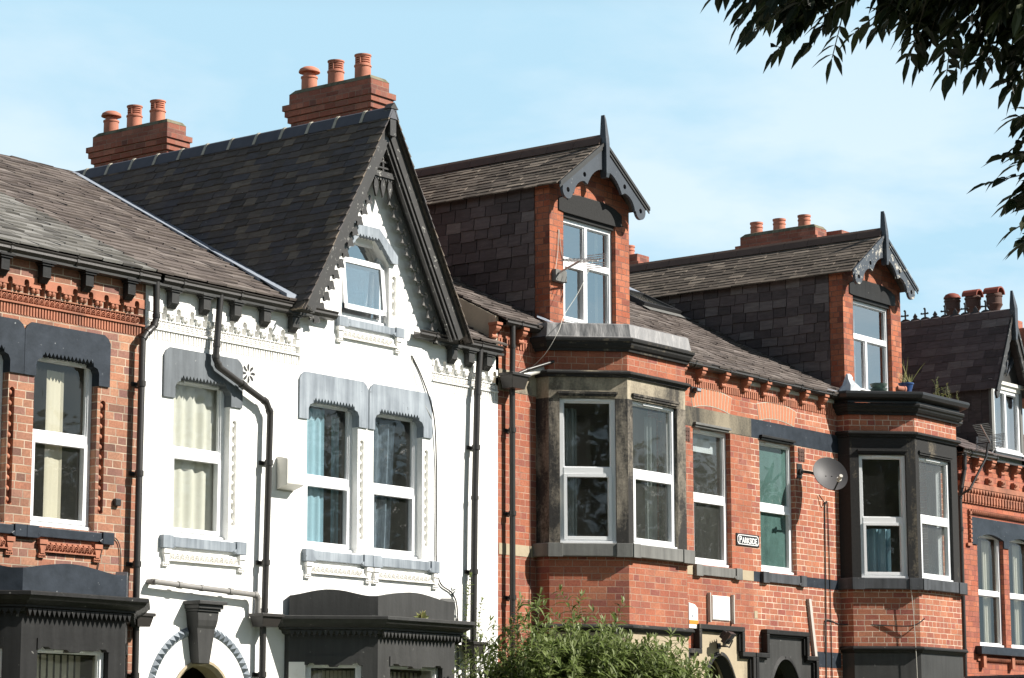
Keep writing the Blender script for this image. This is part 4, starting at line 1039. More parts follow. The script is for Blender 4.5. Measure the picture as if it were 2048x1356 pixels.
m = MB(); m.box(0.0, 0.19, 0.004, 0.008, 2.3, 2.925, bay_paths(21.75, 0.07, 1.02, 1.41)[1][1]); m.build('white_jamb', 'white_trim', b)
# ------------------------------------------------------------------ the pair of red brick houses with bay windows and dormers
def stone_bay(h, x0, stone, brick, painted, gutter_top):
    ret, cant, front = 0.21, 1.05, 1.37
    p, frs, ls = bay_paths(x0, ret, cant, front)
    ops = {1: (0.145, 0.895), 2: (0.115, 1.165), 3: (0.145, 0.895)}
    def panel(z0, z1, win, mat, name, parent, dd=0.0, lo=4.61, hi=6.53):
        m = MB()
        for i, (fr, l) in enumerate(zip(frs, ls)):
            o = [(ops[i][0], ops[i][1], lo, hi)] if win and i in ops else []
            m.wall(0, l, z0, z1, o, 0.16, fr, d=dd)
        return m.build(name, mat, parent)
    b = panel(3.56, 4.44, False, brick, 'bay_window', h)
    panel(6.88, 7.16, False, brick, 'brick_band', b)
    panel(4.60, 6.52, True, stone, 'stone_surround', b, lo=4.60, hi=6.52)
    panel(6.521, 6.82, False, 'stone_head' if not painted else stone, 'stone_lintel', b)
    for i in (1, 2, 3):
        s = MB(); a, e = ops[i]
        s.box(a - 0.02, e + 0.02, 0.0, 0.035, 6.575, 6.605, frs[i]); s.prism([(a - 0.01, 6.574), (a + 0.0, 6.545), (e - 0.0, 6.545), (e + 0.01, 6.574)][::-1][::-1], 0.0, 0.022, frs[i])
        for q in (a, e):   # chamfer stops
            pass
        s.build('head_mould', stone, b)
    c = MB()
    c.sweep([(-0.03, 6.90), (0.05, 6.885), (0.075, 6.865), (0.075, 6.845), (0.035, 6.825), (0.03, 6.80), (-0.03, 6.80)], p); c.build('string_course', 'stone_sooty_dark' if not painted else 'stone_black', b)
    c = MB()
    c.sweep([(-0.03, 7.33), (0.125, 7.318), (0.135, 7.30), (0.13, 7.27), (0.105, 7.25), (0.10, 7.225), (0.075, 7.19), (0.05, 7.175), (0.045, 7.145), (-0.03, 7.145)], p); c.build('cornice', 'stone_sooty_dark' if not painted else 'stone_black', b)
    c = MB()
    path = p
    c.sweep([(-0.2, 4.612), (0.085, 4.605), (0.09, 4.595), (0.09, 4.44), (0.08, 4.432), (-0.02, 4.432)], path)
    for i in (1, 2, 3):
        a, e = ops[i]; l = ls[i]
        for q0, q1 in ((0.0 - 0.03, a + 0.02), (e - 0.02, l + 0.03)): c.box(q0, q1, 0.05, 0.105, 4.425, 4.606, frs[i])
    c.build('sill', 'stone_lightgrey' if not painted else 'stone_blackish', b, bevel=0.004)
    c = MB()
    c.sweep([(-0.03, 3.57), (0.06, 3.56), (0.085, 3.535), (0.085, 3.515), (0.05, 3.50), (0.03, 3.465), (-0.03, 3.455)], p); c.build('string_course', 'stone_sooty_dark' if not painted else 'stone_black', b)
    m = MB()
    for i, (fr, l) in enumerate(zip(frs, ls)):
        o = [(ops[i][0], ops[i][1], 0.9, 2.98)] if i in ops else []
        m.wall(0, l, 0.0, 3.46, o, 0.16, fr, d=0.002)
    m.build('ground_floor_surround', 'stone_cream' if not painted else 'stone_grey', b)
    top = MB()
    if not painted:     # lead parapet gutter
        top.sweep([(-0.10, 7.52), (0.035, 7.515), (0.05, 7.50), (0.085, 7.335), (0.10, 7.322)], p)
        for q in (p[2], p[3]):
            pass
        top.build('lead_parapet', 'lead_dark', b)
    else:
        top.sweep([(-0.15, 7.50), (0.10, 7.50), (0.20, 7.495), (0.215, 7.48), (0.215, 7.45), (0.19, 7.40), (0.13, 7.38), (0.06, 7.36), (0.06, 7.331)], p)
        top.build('gutter', 'iron_black', b)
    k = MB(); k.face([(q[0], q[1], 7.47) for q in p]); k.build('bay_roof', 'lead_dark', b)
    return b, frs, ls, ops

def dormer(h, xc, slate, barge, lintel, peel):
    y0 = 0.10; fr = Fr((0, y0)); hw = 0.935; x0, x1 = xc - hw, xc + hw
    ez, rz = 9.545, 10.24                                    # eaves and ridge
    m = MB()
    outline = [(x0, 7.2), (x1, 7.2), (x1, ez - 0.02), (xc, rz - 0.06), (x0, ez - 0.02)]
    m.wall(x0, x1, 7.25, 10.2, [(xc - 0.625, xc + 0.605, 7.66, 9.19)], 0.17, fr, outline)
    m.wall(0, 0.25, 7.2, ez - 0.03, (), 0, Fr((x0, y0 + 0.25), (0, -1))); m.wall(0, 0.25, 7.2, ez - 0.03, (), 0, Fr((x1, y0), (0, 1)))
    d = m.build('dormer', 'brick_dormer', h)
    # slate-hung cheeks
    yb = (ez - 7.36) / 0.512 - 0.33
    kc = lambda u, v: 7.5 + v > ZR(yb - u) - 0.12
    kc2 = lambda u, v: 7.5 + v > ZR(y0 + 0.25 + u) - 0.12
    for xx, P_, U_, kk in ((x0, (x0 - 0.004, yb, 7.5), (0, -1, 0), kc), (x1, (x1 + 0.004, y0 + 0.25, 7.5), (0, 1, 0), kc2)):
        c = MB(); c.cur = 0.15
        pts = [(xx, y0 + 0.251, 7.3), (xx, y0 + 0.251, ez - 0.03), (xx, yb + 0.1, ez - 0.03)]
        c.face(pts if xx == x0 else pts[::-1])
        c.slates(P_, U_, (0, 0, 1), yb - y0 - 0.25, ez - 7.52, 0.155, 0.265, 0.013, kk, 1.2, 0.18, 0.002, gap=0.014)
        c.build('slate_cheek', 'slate_cheek', d)
    # roof
    r = MB(); k = (rz - ez) / 0.98; sl = math.hypot(1.07, 1.07 * k); yr = (rz - 7.36) / 0.512 - 0.33
    for sg in (-1, 1):
        r.cur = 0.1
        f = [(xc + sg * 1.06, y0 - 0.22, rz - 1.06 * k - 0.012), (xc + sg * 1.06, yb + 0.1, rz - 1.06 * k - 0.012), (xc, yr + 0.1, rz - 0.012), (xc, y0 - 0.22, rz - 0.012)]
        r.face(f if sg > 0 else f[::-1])
    kd = lambda u, v: rz - 1.08 * k + v * k / math.hypot(1, k) > ZR(yr - u) - 0.1
    kd2 = lambda u, v: rz - 1.08 * k + v * k / math.hypot(1, k) > ZR(y0 - 0.24 + u) - 0.1
    r.slates((xc - 1.08, yr, rz - 1.08 * k + 0.004), (0, -1, 0), (1, 0, k), yr - y0 + 0.24, sl, 0.112, 0.27, 0.011, kd, 0.9, 0.2)
    r.slates((xc + 1.08, y0 - 0.24, rz - 1.08 * k + 0.004), (0, 1, 0), (-1, 0, k), yr - y0 + 0.24, sl, 0.112, 0.27, 0.011, kd2, 0.9, 0.2)
    r.build('dormer_roof', slate, d)
    ridge_tiles(d, (xc, y0 - 0.23, rz + 0.02), (xc, yr + 0.1, rz + 0.02), 0.06, 0.10, 0.46, 'ridge_brown', None, 0.03, 0.0, 0.05)
    # bargeboard with scalloped edge and pierced ends
    def arc(cx, cz, r0, a0, a1, n=8): return [(cx + r0 * math.cos(R(a0 + (a1 - a0) * i / n)), cz + r0 * math.sin(R(a0 + (a1 - a0) * i / n))) for i in range(n + 1)]
    half = [(0.0, rz - 0.02), (-0.985, rz - 0.02 - 0.985 * k)]
    half += arc(-0.862, 9.415, 0.118, 165, 355, 10)                     # lobe
    half += arc(-0.465, 9.345, 0.262, 170, 92, 8)                        # small scallop
    half += [(-0.455, 9.595), (-0.405, 9.575), (-0.385, 9.62)]
    half += arc(0.0, 9.42, 0.43, 152, 90, 9)
    pts = half[:]
    hole = [arc(-0.858, 9.42, 0.036, 0, 330, 11), arc(-0.475, 9.70, 0.036, 0, 330, 11)]
    for sg in (1, -1):
        cu = bpy.data.curves.new('bargeboard', 'CURVE'); cu.dimensions = '2D'; cu.fill_mode = 'BOTH'; cu.extrude = 0.022
        for poly in [pts] + hole:
            sp = cu.splines.new('POLY'); sp.points.add(len(poly) - 1); sp.use_cyclic_u = True
            for q, (a, b) in zip(sp.points, poly): q.co = (sg * a, b, 0, 1)
        tmp = bpy.data.objects.new('tmp', cu); COL.objects.link(tmp)
        dg = bpy.context.evaluated_depsgraph_get(); me = bpy.data.meshes.new_from_object(tmp.evaluated_get(dg))
        bb = MB(); yb0 = y0 - 0.235
        bb.idx([(xc + v.co.x, yb0 - v.co.z, v.co.y) for v in me.vertices], [tuple(q.vertices) for q in me.polygons])
        bpy.data.objects.remove(tmp); bpy.data.curves.remove(cu)
        o = bb.build('bargeboard', barge, d)
        e = MB(); f3 = Fr((0, y0 - 0.235))
        q = [(xc - sg * -0.0, rz + 0.015), (xc - sg * 1.06, rz + 0.015 - 1.06 * k), (xc - sg * 1.06, rz - 0.03 - 1.06 * k), (xc, rz - 0.03)]
        e.prism(q if sg > 0 else q[::-1], 0.022, 0.05, f3)
        e.prism([(a, b - 0.045) for a, b in (q if sg > 0 else q[::-1])], 0.0225, 0.036, f3)
        e.build('verge_mould', barge if peel else 'wood_black', d)
    f = MB(); yy = y0 - 0.235
    def fin(z, a, b): a *= 0.8; b *= 0.8; return [(xc - a, yy - b, z), (xc + a, yy - b, z), (xc + a, yy + 0.03, z), (xc - a, yy + 0.03, z)]
    lv = [fin(9.74, 0.035, 0.085), fin(9.80, 0.048, 0.10), fin(10.22, 0.05, 0.10), fin(10.30, 0.05, 0.09), fin(10.57, 0.020, 0.05), fin(10.63, 0.010, 0.03)]
    f.idx([q for l in lv for q in l], [(4 * i + j, 4 * i + (j + 1) % 4, 4 * i + 4 + (j + 1) % 4, 4 * i + 4 + j) for i in range(5) for j in range(4)] + [(3, 2, 1, 0), (20, 21, 22, 23)])
    f.build('finial', 'wood_slate', d)
    s = MB()
    top = [(xc + 0.74 - 1.48 * i / 10, 9.36 + 0.11 * (1 - (1 - i / 5) ** 4)) for i in range(11)]
    s.prism([(xc - 0.74, 9.20), (xc - 0.625, 9.186), (xc + 0.605, 9.186), (xc + 0.74, 9.20)] + top, -0.16, 0.018, fr)
    s.box(xc - 0.60, xc + 0.585, -0.10, -0.02, 9.13, 9.185, fr)
    s.build('lintel', lintel, d)
    s = MB(); s.box(xc - 0.66, xc + 0.64, -0.16, 0.05, 7.60, 7.665, fr); s.build('sill', 'stone_lightgrey', d)
    return d, fr

def red_roof(h, xs, x0, x1, xc):
    """one slope with a gap where the dormer stands"""
    r = MB(); r.cur = 0.15; e = 0.014
    y0, y1 = -0.14, 5.3; hw = 0.9; yd = (9.545 - 7.36) / 0.512 - 0.33
    P = lambda x, y: (x, y, ZR(y) - e)
    for a, b, c, d in ((x0, xc - hw, y0, y1), (xc + hw, x1, y0, y1), (xc - hw, xc + hw, yd, y1)):
        r.face([P(a, c), P(b, c), P(b, d), P(a, d)])
    cs = 1 / math.hypot(1, 0.512)
    kp = lambda u, v: not (xc - hw - 0.1 < x0 + u < xc + hw + 0.1 and -0.17 + v * cs < yd - 0.1)
    r.slates((x0, -0.17, ZR(-0.17)), (1, 0, 0), (0, 1, 0.512), x1 - x0, 6.14, 0.165, 0.25, 0.014, kp, 1.2, 0.25)
    ro = r.build('roof', 'slate_brown', h)
    ridge_tiles(ro, (x0, 5.3, ZR(5.3) + 0.02), (x1, 5.3, ZR(5.3) + 0.02), 0.09, 0.14, 0.46, 'ridge_brown', None, 0.03, 0.004)
    return ro

M['stone_blackish'] = painted_stone('bluish_black_sill_paint', (0.035, 0.037, 0.04), (0.085, 0.09, 0.10), 0.3, (0.3, 0.3, 0.3), 0.5)

def relieving_arch(h, u0, u1, z0, rise, th):
    """gauged brick arch of wedge-shaped bricks over a window"""
    m = MB(); w = u1 - u0; rad = (w * w / 4 + rise * rise) / (2 * rise); cx, cz = (u0 + u1) / 2, z0 + rise - rad
    a = math.asin(w / 2 / rad); n = 13
    for i in range(n):
        b0, b1 = -a + 2 * a * i / n + 0.004, -a + 2 * a * (i + 1) / n - 0.004
        Q = lambda an, rr: (cx + rr * math.sin(an), cz + rr * math.cos(an))
        m.prism([Q(b0, rad), Q(b1, rad), Q(b1, rad + th), Q(b0, rad + th)], 0.0, 0.006)
    o = m.build('relieving_arch', 'brick_rubbed', h)
    k = MB(); k.prism([(cx + (rad + 0.0) * math.sin(-a + 2 * a * i / 12), cz + (rad + 0.0) * math.cos(-a + 2 * a * i / 12)) for i in range(13)][::-1] + [(cx + (rad + th) * math.sin(-a + 2 * a * i / 12), cz + (rad + th) * math.cos(-a + 2 * a * i / 12)) for i in range(13)], 0.0, 0.0035)
    for i in range(24):
        b0, b1 = -a + 2 * a * i / 24, -a + 2 * a * (i + 1) / 24
        Q = lambda an, rr: (cx + rr * math.sin(an), cz + rr * math.cos(an))
        for q in (rad - 0.012, rad + th): k.prism([Q(b0, q), Q(b1, q), Q(b1, q + 0.012), Q(b0, q + 0.012)], 0.0, 0.004)
    k.build('pointing', 'mortar', o)
    return o

def doorway(h, xa, xb, wa, wb, a0, a1, apex, mat, mould):
    """square label mould stepping down over a four-centred door arch"""
    m = MB()
    outline = [(wa, 0), (wa, 3.35), (xa, 3.35), (xa, 3.66), (xb, 3.66), (xb, 3.35), (wb, 3.35), (wb, 0)]
    mid = (a0 + a1) / 2
    def arch(n=10):
        out = []
        for i in range(n + 1):
            t = i / n; x = a0 + (mid - a0) * t; out.append((x, 2.75 + (apex - 2.75) * (1 - (1 - t) ** 2.2)))
        return out
    la = arch(); ra = [(2 * mid - x, z) for x, z in la[::-1]][1:]
    poly = [(wa, 0), (a0, 0)] + la + ra + [(a1, 0), (wb, 0), (wb, 3.35), (xb, 3.35), (xb, 3.66), (xa, 3.66), (xa, 3.35), (wa, 3.35)]
    m.prism(poly, -0.20, 0.03)
    o = m.build('doorway', mat, h)
    k = MB()
    t = 0.07
    for u0, u1, z0, z1 in ((xa - t, xb + t, 3.66, 3.73), (xa - t, xa, 3.38, 3.659), (xb, xb + t, 3.38, 3.659), (wa - t, xa - 0.001, 3.31, 3.379), (xb + 0.001, wb + t, 3.31, 3.379), (wa - t, wa, 0.2, 3.309), (wb, wb + t, 0.2, 3.309)):
        k.box(u0, u1, 0.0, 0.11, z0, z1)
        if z1 - z0 < 0.1: k.box(u0 + 0.02, u1 - 0.02, 0.0, 0.07, z0 - 0.03, z0 - 0.001)
        else:
            s = 1 if u0 < mid else -1
            k.box(min(u0, u1) if s < 0 else u1, (min(u0, u1) + 0.0) if s < 0 else u1 + 0.03, 0.03, 0.075, z0, z1 - 0.035) if s > 0 else k.box(u0 - 0.03, u0, 0.03, 0.075, z0, z1 - 0.035)
    k.build('label_mould', mould, o, bevel=0.008)
    k = MB()
    for i in range(len(la) - 1):
        for side in (la, [(2 * mid - x, z) for x, z in la]):
            (x0, z0), (x1, z1) = side[i], side[i + 1]; s = 1 if side is la else -1
            f = [(x0, -0.032, z0), (x1, -0.032, z1), (x1 + s * 0.06, 0.10, z1 - 0.035), (x0 + s * 0.06, 0.10, z0 - 0.035)]
            k.face(f); k.face([(x0, -0.052, z0 + 0.0), (x1, -0.052, z1 + 0.0), (x1 - s * 0.03, -0.032, z1 + 0.05), (x0 - s * 0.03, -0.032, z0 + 0.05)])
    k.build('arch_mould', mould, o)
    k = MB(); k.box(a0 - 0.1, a1 + 0.1, -0.62, -0.58, 0.0, 3.4)
    for i in range(2): k.box(a0 + 0.12 + i * 0.45, a0 + 0.45 + i * 0.45, -0.578, -0.56, 1.2, 2.0)
    k.build('door', 'stone_black', o)
    g = MB(); g.box(a0 - 0.1, a1 + 0.1, -0.45, -0.40, 2.62, 2.70); g.box(mid - 0.025, mid + 0.025, -0.45, -0.40, 2.70, 3.4); g.build('fanlight_bar', 'upvc_dirty', o)
    return o

house_c = thing('terraced_house', 'red brick terraced house with soot-stained stone bay under a four-pane dormer', 'house', (28.5, 0.0, 0.0), 'red brick houses with bay and dormer')
house_d = thing('terraced_house', 'red brick terraced house with black-painted stone bay and flaking dormer bargeboards', 'house', (35.0, 0.0, 0.0), 'red brick houses with bay and dormer')
BX1, BX2 = 26.56, 34.37
for H, x0, x1, op, bx, brick in ((house_c, XC, XD, (30.29, 31.28), BX1, 'brick_red'), (house_d, XD, XE, (32.07, 33.08), BX2, 'brick_crisp')):
    m = MB()
    q0, q1 = bx + 0.1, bx + 2.85
    door = (30.40, 31.34, 0.0, 3.30) if H is house_c else (32.15, 33.12, 0.0, 3.30)
    m.wall(x0, x1, 0.0, 7.42, [(op[0], op[1], 4.58, 6.55), (q0, q1, 0.3, 7.1), door] + [(a, b_, 7.125, 7.225, 0.045) for a, b_ in (((x0, BX1), (BX1 + 3.3, x1)) if H is house_c else ((x0, BX2), (BX2 + 3.3, x1)))], 0.17)
    m.build('wall', brick, H)
    shell(H, x0, x1, 10.25, 7.4, 7.12)
    w = window(H, FACADE, op[0], op[1], 4.585, 6.55, 0.14, 0.50, gl='glass_dusty' if H is house_c else 'glass_frosted')
    if H is house_c: blind(w, FACADE, op[0] + 0.05, op[1] - 0.05, 6.24, 6.5, -0.22, 'cloth_white')
# --- first red house
H = house_c
b, frs, ls, ops = stone_bay(H, BX1, 'stone_sooty', 'brick_red', False, None)
for i, (gl, cl) in {1: ('glass', 1), 2: ('glass_dusty', 2), 3: ('glass', 0)}.items():
    a, e = ops[i]; w = window(H, frs[i], a, e, 4.605, 6.53, 0.11, 0.50, gl=gl)
    if cl == 1: curtain(w, frs[i], a + 0.03, a + 0.27, 4.65, 6.42, -0.30, 'cloth_grey', 3, 0.025)
    if cl == 2: curtain(w, frs[i], e - 0.32, e - 0.05, 4.65, 6.4, -0.32, 'cloth_grey', 3, 0.03)
    window(H, frs[i], a, e, 0.9, 2.95, 0.11, 0.62)
d, dfr = dormer(H, 27.95, 'slate_dormer', 'wood_slate', 'stone_sooty_dark', False)
w = window(H, dfr, 27.33, 28.55, 7.665, 9.13, 0.13, 0.60, 0.50, gl='glass_bright', low_sash=True, vent=False, fw=0.06)
blind(w, dfr, 28.40, 28.46, 7.7, 9.1, -0.24, 'cloth_beige')
# --- second red house
H = house_d
b2, frs2, ls2, ops2 = stone_bay(H, BX2, 'stone_sooty_dark', 'brick_crisp', True, None)
for i, (gl, cl) in {1: ('glass', 1), 2: ('glass_dusty', 2), 3: ('glass', 0)}.items():
    a, e = ops2[i]; w = window(H, frs2[i], a, e, 4.605, 6.53, 0.11, 0.50 if i == 2 else 0.47, gl=gl)
    if cl == 1: curtain(w, frs2[i], a + 0.12, e - 0.18, 4.65, 5.4, -0.35, 'cloth_blue', 3, 0.04)
    if cl == 2: curtain(w, frs2[i], a + 0.05, e - 0.35, 4.65, 6.4, -0.40, 'cloth_grey', 4, 0.03)
    window(H, frs2[i], a, e, 0.9, 2.95, 0.11, 0.62)
d2, dfr2 = dormer(H, 35.75, 'slate_dormer', 'wood_slate_peeling', 'stone_black', True)
w = window(H, dfr2, 35.13, 36.35, 7.665, 9.13, 0.13, 0.60, 0.42, gl='glass_bright', low_sash=False, vent=False, fw=0.05, split='low')
curtain(w, dfr2, 35.16, 35.34, 7.7, 9.05, -0.22, 'cloth_white', 2, 0.02); curtain(w, dfr2, 35.5, 35.68, 7.7, 9.05, -0.30, 'cloth_white', 2, 0.02)
# --- shared details
for H, x0, x1, lo, stone in ((house_c, XC, XD, 0, 'stone_sooty'), (house_d, XD, XE, 1, 'stone_navy')):
    op = (30.29, 31.28) if not lo else (32.07, 33.08)
    for a, b_ in ((x0 + 0.02, BX1), (BX1 + 3.27, XD)) if not lo else ((x0, BX2), (BX2 + 3.27, XE)):
        m = MB(); m.prism([(a, 6.553), (b_, 6.553), (b_, 6.83), (a, 6.83)], -0.05, 0.007); m.build('lintel_band', ('stone_head' if a < 27 else 'stone_band_sooty') if not lo else 'stone_navy', H)
    for a, b_ in ((x0 + 0.02, BX1), (BX1 + 3.27, op[0] - 0.05), (op[1] + 0.22, XD)) if not lo else ((XD, op[0] - 0.04), (op[1] + 0.20, BX2), (BX2 + 3.27, XE)):
        if b_ - a > 0.05: m = MB(); m.prism([(a, 4.425), (b_, 4.425), (b_, 4.57), (a, 4.57)], -0.05, 0.006); m.build('sill_band', 'stone_cream' if not lo else 'stone_navy', H)
    stone_sill(H, op[0] - 0.03, op[1] + 0.19, 4.41, 4.578, 'stone_lightgrey' if not lo else 'stone_blackish')
    m = MB(); m.box(op[0] + 0.0, op[1] - 0.05, 0.0, 0.06, 6.575, 6.61); m.box(op[0] + 0.02, op[1] - 0.08, -0.05, 0.035, 6.545, 6.574); m.build('window_hood', 'stone_lightgrey' if not lo else 'stone_black', H, bevel=0.004)
    relieving_arch(H, op[0] - 0.0, op[1] + 0.0, 6.835, 0.06, 0.235)
    # dentil course
    z0, z1 = 7.125, 7.225
    for a, b_ in ((x0, BX1), (BX1 + 3.3, x1)) if not lo else ((x0, BX2), (BX2 + 3.3, x1)):
        m = MB(); m.box(a, b_, 0.0, 0.012, z1 + 0.001, z1 + 0.016)
        n = int((b_ - a) / 0.0555); st_ = (b_ - a) / n
        for i in range(n): m.box(a + i * st_, a + i * st_ + 0.032, -0.05, 0.012, z0 + 0.002, z1 - 0.001)
        m.build('dentil_course', 'terracotta', H)
    for u in ((25.60, 26.17, 29.93, 30.42, 31.04, 31.64) if not lo else (32.17, 32.72, 33.28, 33.84, 37.9)):
        scroll_bracket(H, u, 7.40, 'terracotta')
    for a, b_ in ((x0 + 0.02, BX1 - 0.06), (BX1 + 3.3, x1)) if not lo else ((x0, BX2 - 0.1), (BX2 + 3.4, x1)):
        eaves_board(H, a, b_, 7.405, 'wood_black'); gutter(H, a, b_, 7.475 if not lo else 7.47, 'pipe_black')
        if lo: m = MB(); m.box(a, b_, 0.0, 0.012, 7.33, 7.392); m.build('fascia', 'upvc_dirty', H)
red_roof(house_c, None, XC - 0.02, XD, 27.95); red_roof(house_d, None, XD, XE, 35.75)
m = MB()                      # raised end of the red roof above the white house's lower roof
m.prism([(-1.0, 6.9), (6, ZM(5.3) - 0.5), (6, ZR(6) - 0.05), (-0.3, ZR(-0.3) - 0.03), (-0.30, 6.95)][1:] , -0.1, 0.004, Fr((XC, 0.0), (0, 1))) if False else None
fr_ = Fr((XC - 0.03, 5.3), (0, -1))
m.prism([(0, 9.0), (5.3 - 0.06, 6.6), (5.3 + 0.0, 6.6), (5.3 + 0.0, 7.36), (5.3 + 0.0, ZR(0) - 0.02), (0, ZR(5.3) - 0.02)], -0.05, 0.012, fr_)
m.build('end_gable_render', 'render_old', house_c)
m = MB()
for i in range(12):           # stepped flashing where dormer one meets the roof, and lead at its foot
    pass
m.face([(27.0 - 0.02, 0.0, 7.60), (26.80, -0.02, 7.585), (26.86, 0.2, ZR(0.2) + 0.045), (27.0 - 0.012, 0.3, ZR(0.3) + 0.06)][::-1]); m.build('lead_flashing', 'lead', house_c)
m = MB()
m.box(34.05, 34.75, -0.35, 0.03, 7.50, 7.53); m.build('lead_flashing', 'lead', house_d)
# roof window and lead gutter beside the second dormer
cs2 = 1 / math.hypot(1, 0.512)
def RF(x, y, k): return (x, y - 0.512 * k * cs2, ZR(y) + k * cs2)
m = MB(); xa_, xb_, ya_, yb_ = 33.35, 34.45, 2.95, 3.75
for (a, b_, c, d_, k) in ((xa_, xb_, ya_, ya_ + 0.08, 0.10), (xa_, xb_, yb_ - 0.08, yb_, 0.10), (xa_, xa_ + 0.07, ya_ + 0.08, yb_ - 0.08, 0.10), (xb_ - 0.07, xb_, ya_ + 0.08, yb_ - 0.08, 0.10)):
    q = [RF(a, c, 0.0), RF(b_, c, 0.0), RF(b_, d_, 0.0), RF(a, d_, 0.0), RF(a, c, k), RF(b_, c, k), RF(b_, d_, k), RF(a, d_, k)]
    m.idx(q, [(4, 5, 6, 7), (0, 1, 5, 4), (1, 2, 6, 5), (2, 3, 7, 6), (3, 0, 4, 7)])
rw = m.build('roof_window', 'iron_black', house_d)
m = MB(); m.face([RF(xa_ + 0.06, ya_ + 0.07, 0.07), RF(xb_ - 0.06, ya_ + 0.07, 0.07), RF(xb_ - 0.06, yb_ - 0.07, 0.07), RF(xa_ + 0.06, yb_ - 0.07, 0.07)]); m.build('pane', 'glass', rw)
m = MB(); m.face([RF(xa_ - 0.05, ya_ - 0.16, 0.035), RF(xb_ + 0.05, ya_ - 0.16, 0.035), RF(xb_ + 0.05, ya_ - 0.01, 0.045), RF(xa_ - 0.05, ya_ - 0.01, 0.045)]); m.face([RF(xb_ + 0.005, ya_, 0.04), RF(xb_ + 0.10, ya_, 0.035), RF(xb_ + 0.10, yb_, 0.035), RF(xb_ + 0.005, yb_, 0.04)]); m.build('flashing', 'stone_lightgrey', rw)
m = MB(); m.face([RF(34.46, 3.62, 0.04), RF(34.74, 3.66, 0.06), RF(34.78, 4.9, 0.06), RF(34.52, 4.9, 0.04)]); m.build('lead_gutter', 'lead', house_d)
doorway(house_c, 30.30, 31.36, 29.98, 31.64, 30.40, 31.34, 3.31, 'stone_cream', 'stone_sooty_dark')
doorway(house_d, 32.10, 33.16, 31.80, 33.42, 32.15, 33.12, 3.31, 'stone_grey', 'stone_black')
m = MB(); m.prism([(33.53, 3.23), (34.32, 3.23), (34.32, 3.46), (33.53, 3.46)], -0.02, 0.006); m.build('stone_band', 'stone_navy', house_d)
for H, x, z in ((house_c, 30.12, 6.42), (house_d, 33.27, 6.42)):
    m = MB(); m.box(x - 0.09, x + 0.09, 0.0, 0.008, z - 0.10, z + 0.10)
    for i in range(3):
        for k in range(3): m.lathe((x - 0.055 + i * 0.055, -0.008, z - 0.062 + k * 0.062), [(0.026, 0), (0.026, 0.008), (0.012, 0.008)], 8, (0, -1, 0))
    m.build('air_brick', 'pot_dark', H)
m = MB(); m.box(31.855, 31.94, 0, 0.005, 3.885, 3.99); m.build('repair_patch', 'stone_cream', house_d)
pipe(house_c, [(25.93, -0.10, 7.40), (25.93, -0.10, 7.1), (25.92, -0.10, 6.74)], hopper=None)
pipe(house_c, [(25.92, -0.10, 6.57), (25.92, -0.10, 0.1)], hopper=(25.89, -0.12, 6.56, 6.75, 0.36))
pipe(house_c, [(26.62, -0.25, 7.0), (26.2, -0.12, 6.85), (25.98, -0.11, 6.76)], r=0.022, name='waste_pipe'); pipe(house_c, [(26.60, -0.1, 6.92), (26.1, -0.06, 6.76)], 'upvc_dirty', 0.05, 'waste_pipe')
# chimneys of the red pair
chimney(house_d, 38.28, 38.70, 2.62, 4.22, 11.17, 8.8, pots=((38.5, 2.98, 'plain', 'pot'), (38.5, 3.50, 'plain', 'pot'), (38.5, 3.98, 'plain', 'pot')))
chimney(house_d, 38.74, 39.30, 2.35, 3.1, 11.16, 8.8, cap=False)
chimney(house_d, 38.28, 38.70, 6.45, 7.95, 11.17, 8.8, cap=False, pots=((38.5, 6.80, 'plain', 'pot'), (38.5, 7.3, 'plain', 'pot')))
# ------------------------------------------------------------------ end house
end_house = thing('terraced_house', 'brick terraced house with iron cresting on its steep slated dormer and a black porch', 'house', (41.5, 0.0, 0.0))
H = end_house
XF = 45.0
m = MB()
EW = ((38.94, 39.90), (40.10, 41.06), (42.2, 43.2))
m.wall(XE, XF, 0.0, 6.95, [(a, b_, 3.74, 5.66) for a, b_ in EW], 0.17)
m.build('wall', 'brick_end', H)
shell(H, XE, XF, 9.7, 7.0, 6.7)
ZE = lambda y: 6.93 + 0.49 * (y + 0.33)
r = MB(); r.cur = 0.1
r.face([(XE, -0.16, ZE(-0.16) - 0.014), (XF, -0.16, ZE(-0.16) - 0.014), (XF, 5.3, ZE(5.3) - 0.014), (XE, 5.3, ZE(5.3) - 0.014)])
r.slates((XE, -0.19, ZE(-0.19)), (1, 0, 0), (0, 1, 0.49), XF - XE, 6.1, 0.2, 0.3, 0.012, lambda u, v: not (39.5 < XE + u < 40.9 and v < 3.2), 1.0, 0.2)
r.build('roof', 'slate_cheek', H)
m = MB()
z0 = 5.90
poly = [(38.74, 5.44), (38.935, 5.44), (38.935, 5.56)] + [(38.95 + 0.94 * i / 8, 5.57 + 0.075 * math.sin(math.pi * i / 8)) for i in range(9)] + [(39.905, 5.56), (39.905, 5.44), (40.095, 5.44), (40.095, 5.56)] + [(40.11 + 0.94 * i / 8, 5.57 + 0.075 * math.sin(math.pi * i / 8)) for i in range(9)] + [(41.065, 5.56), (41.065, 5.44), (41.3, 5.44), (41.3, z0), (38.74, z0)]
m.prism(poly, -0.06, 0.02); m.build('lintel', 'stone_navy', H)
for a, b_ in EW[:2]:
    w = window(H, FACADE, a, b_, 3.745, 5.66, 0.13, 0.47, low_sash=False, vent=False)
    curtain(w, FACADE, a + 0.03, a + 0.30, 3.8, 5.58, -0.26, 'cloth_cream', 3, 0.02); curtain(w, FACADE, b_ - 0.30, b_ - 0.03, 3.8, 5.58, -0.26, 'cloth_cream', 3, 0.02)
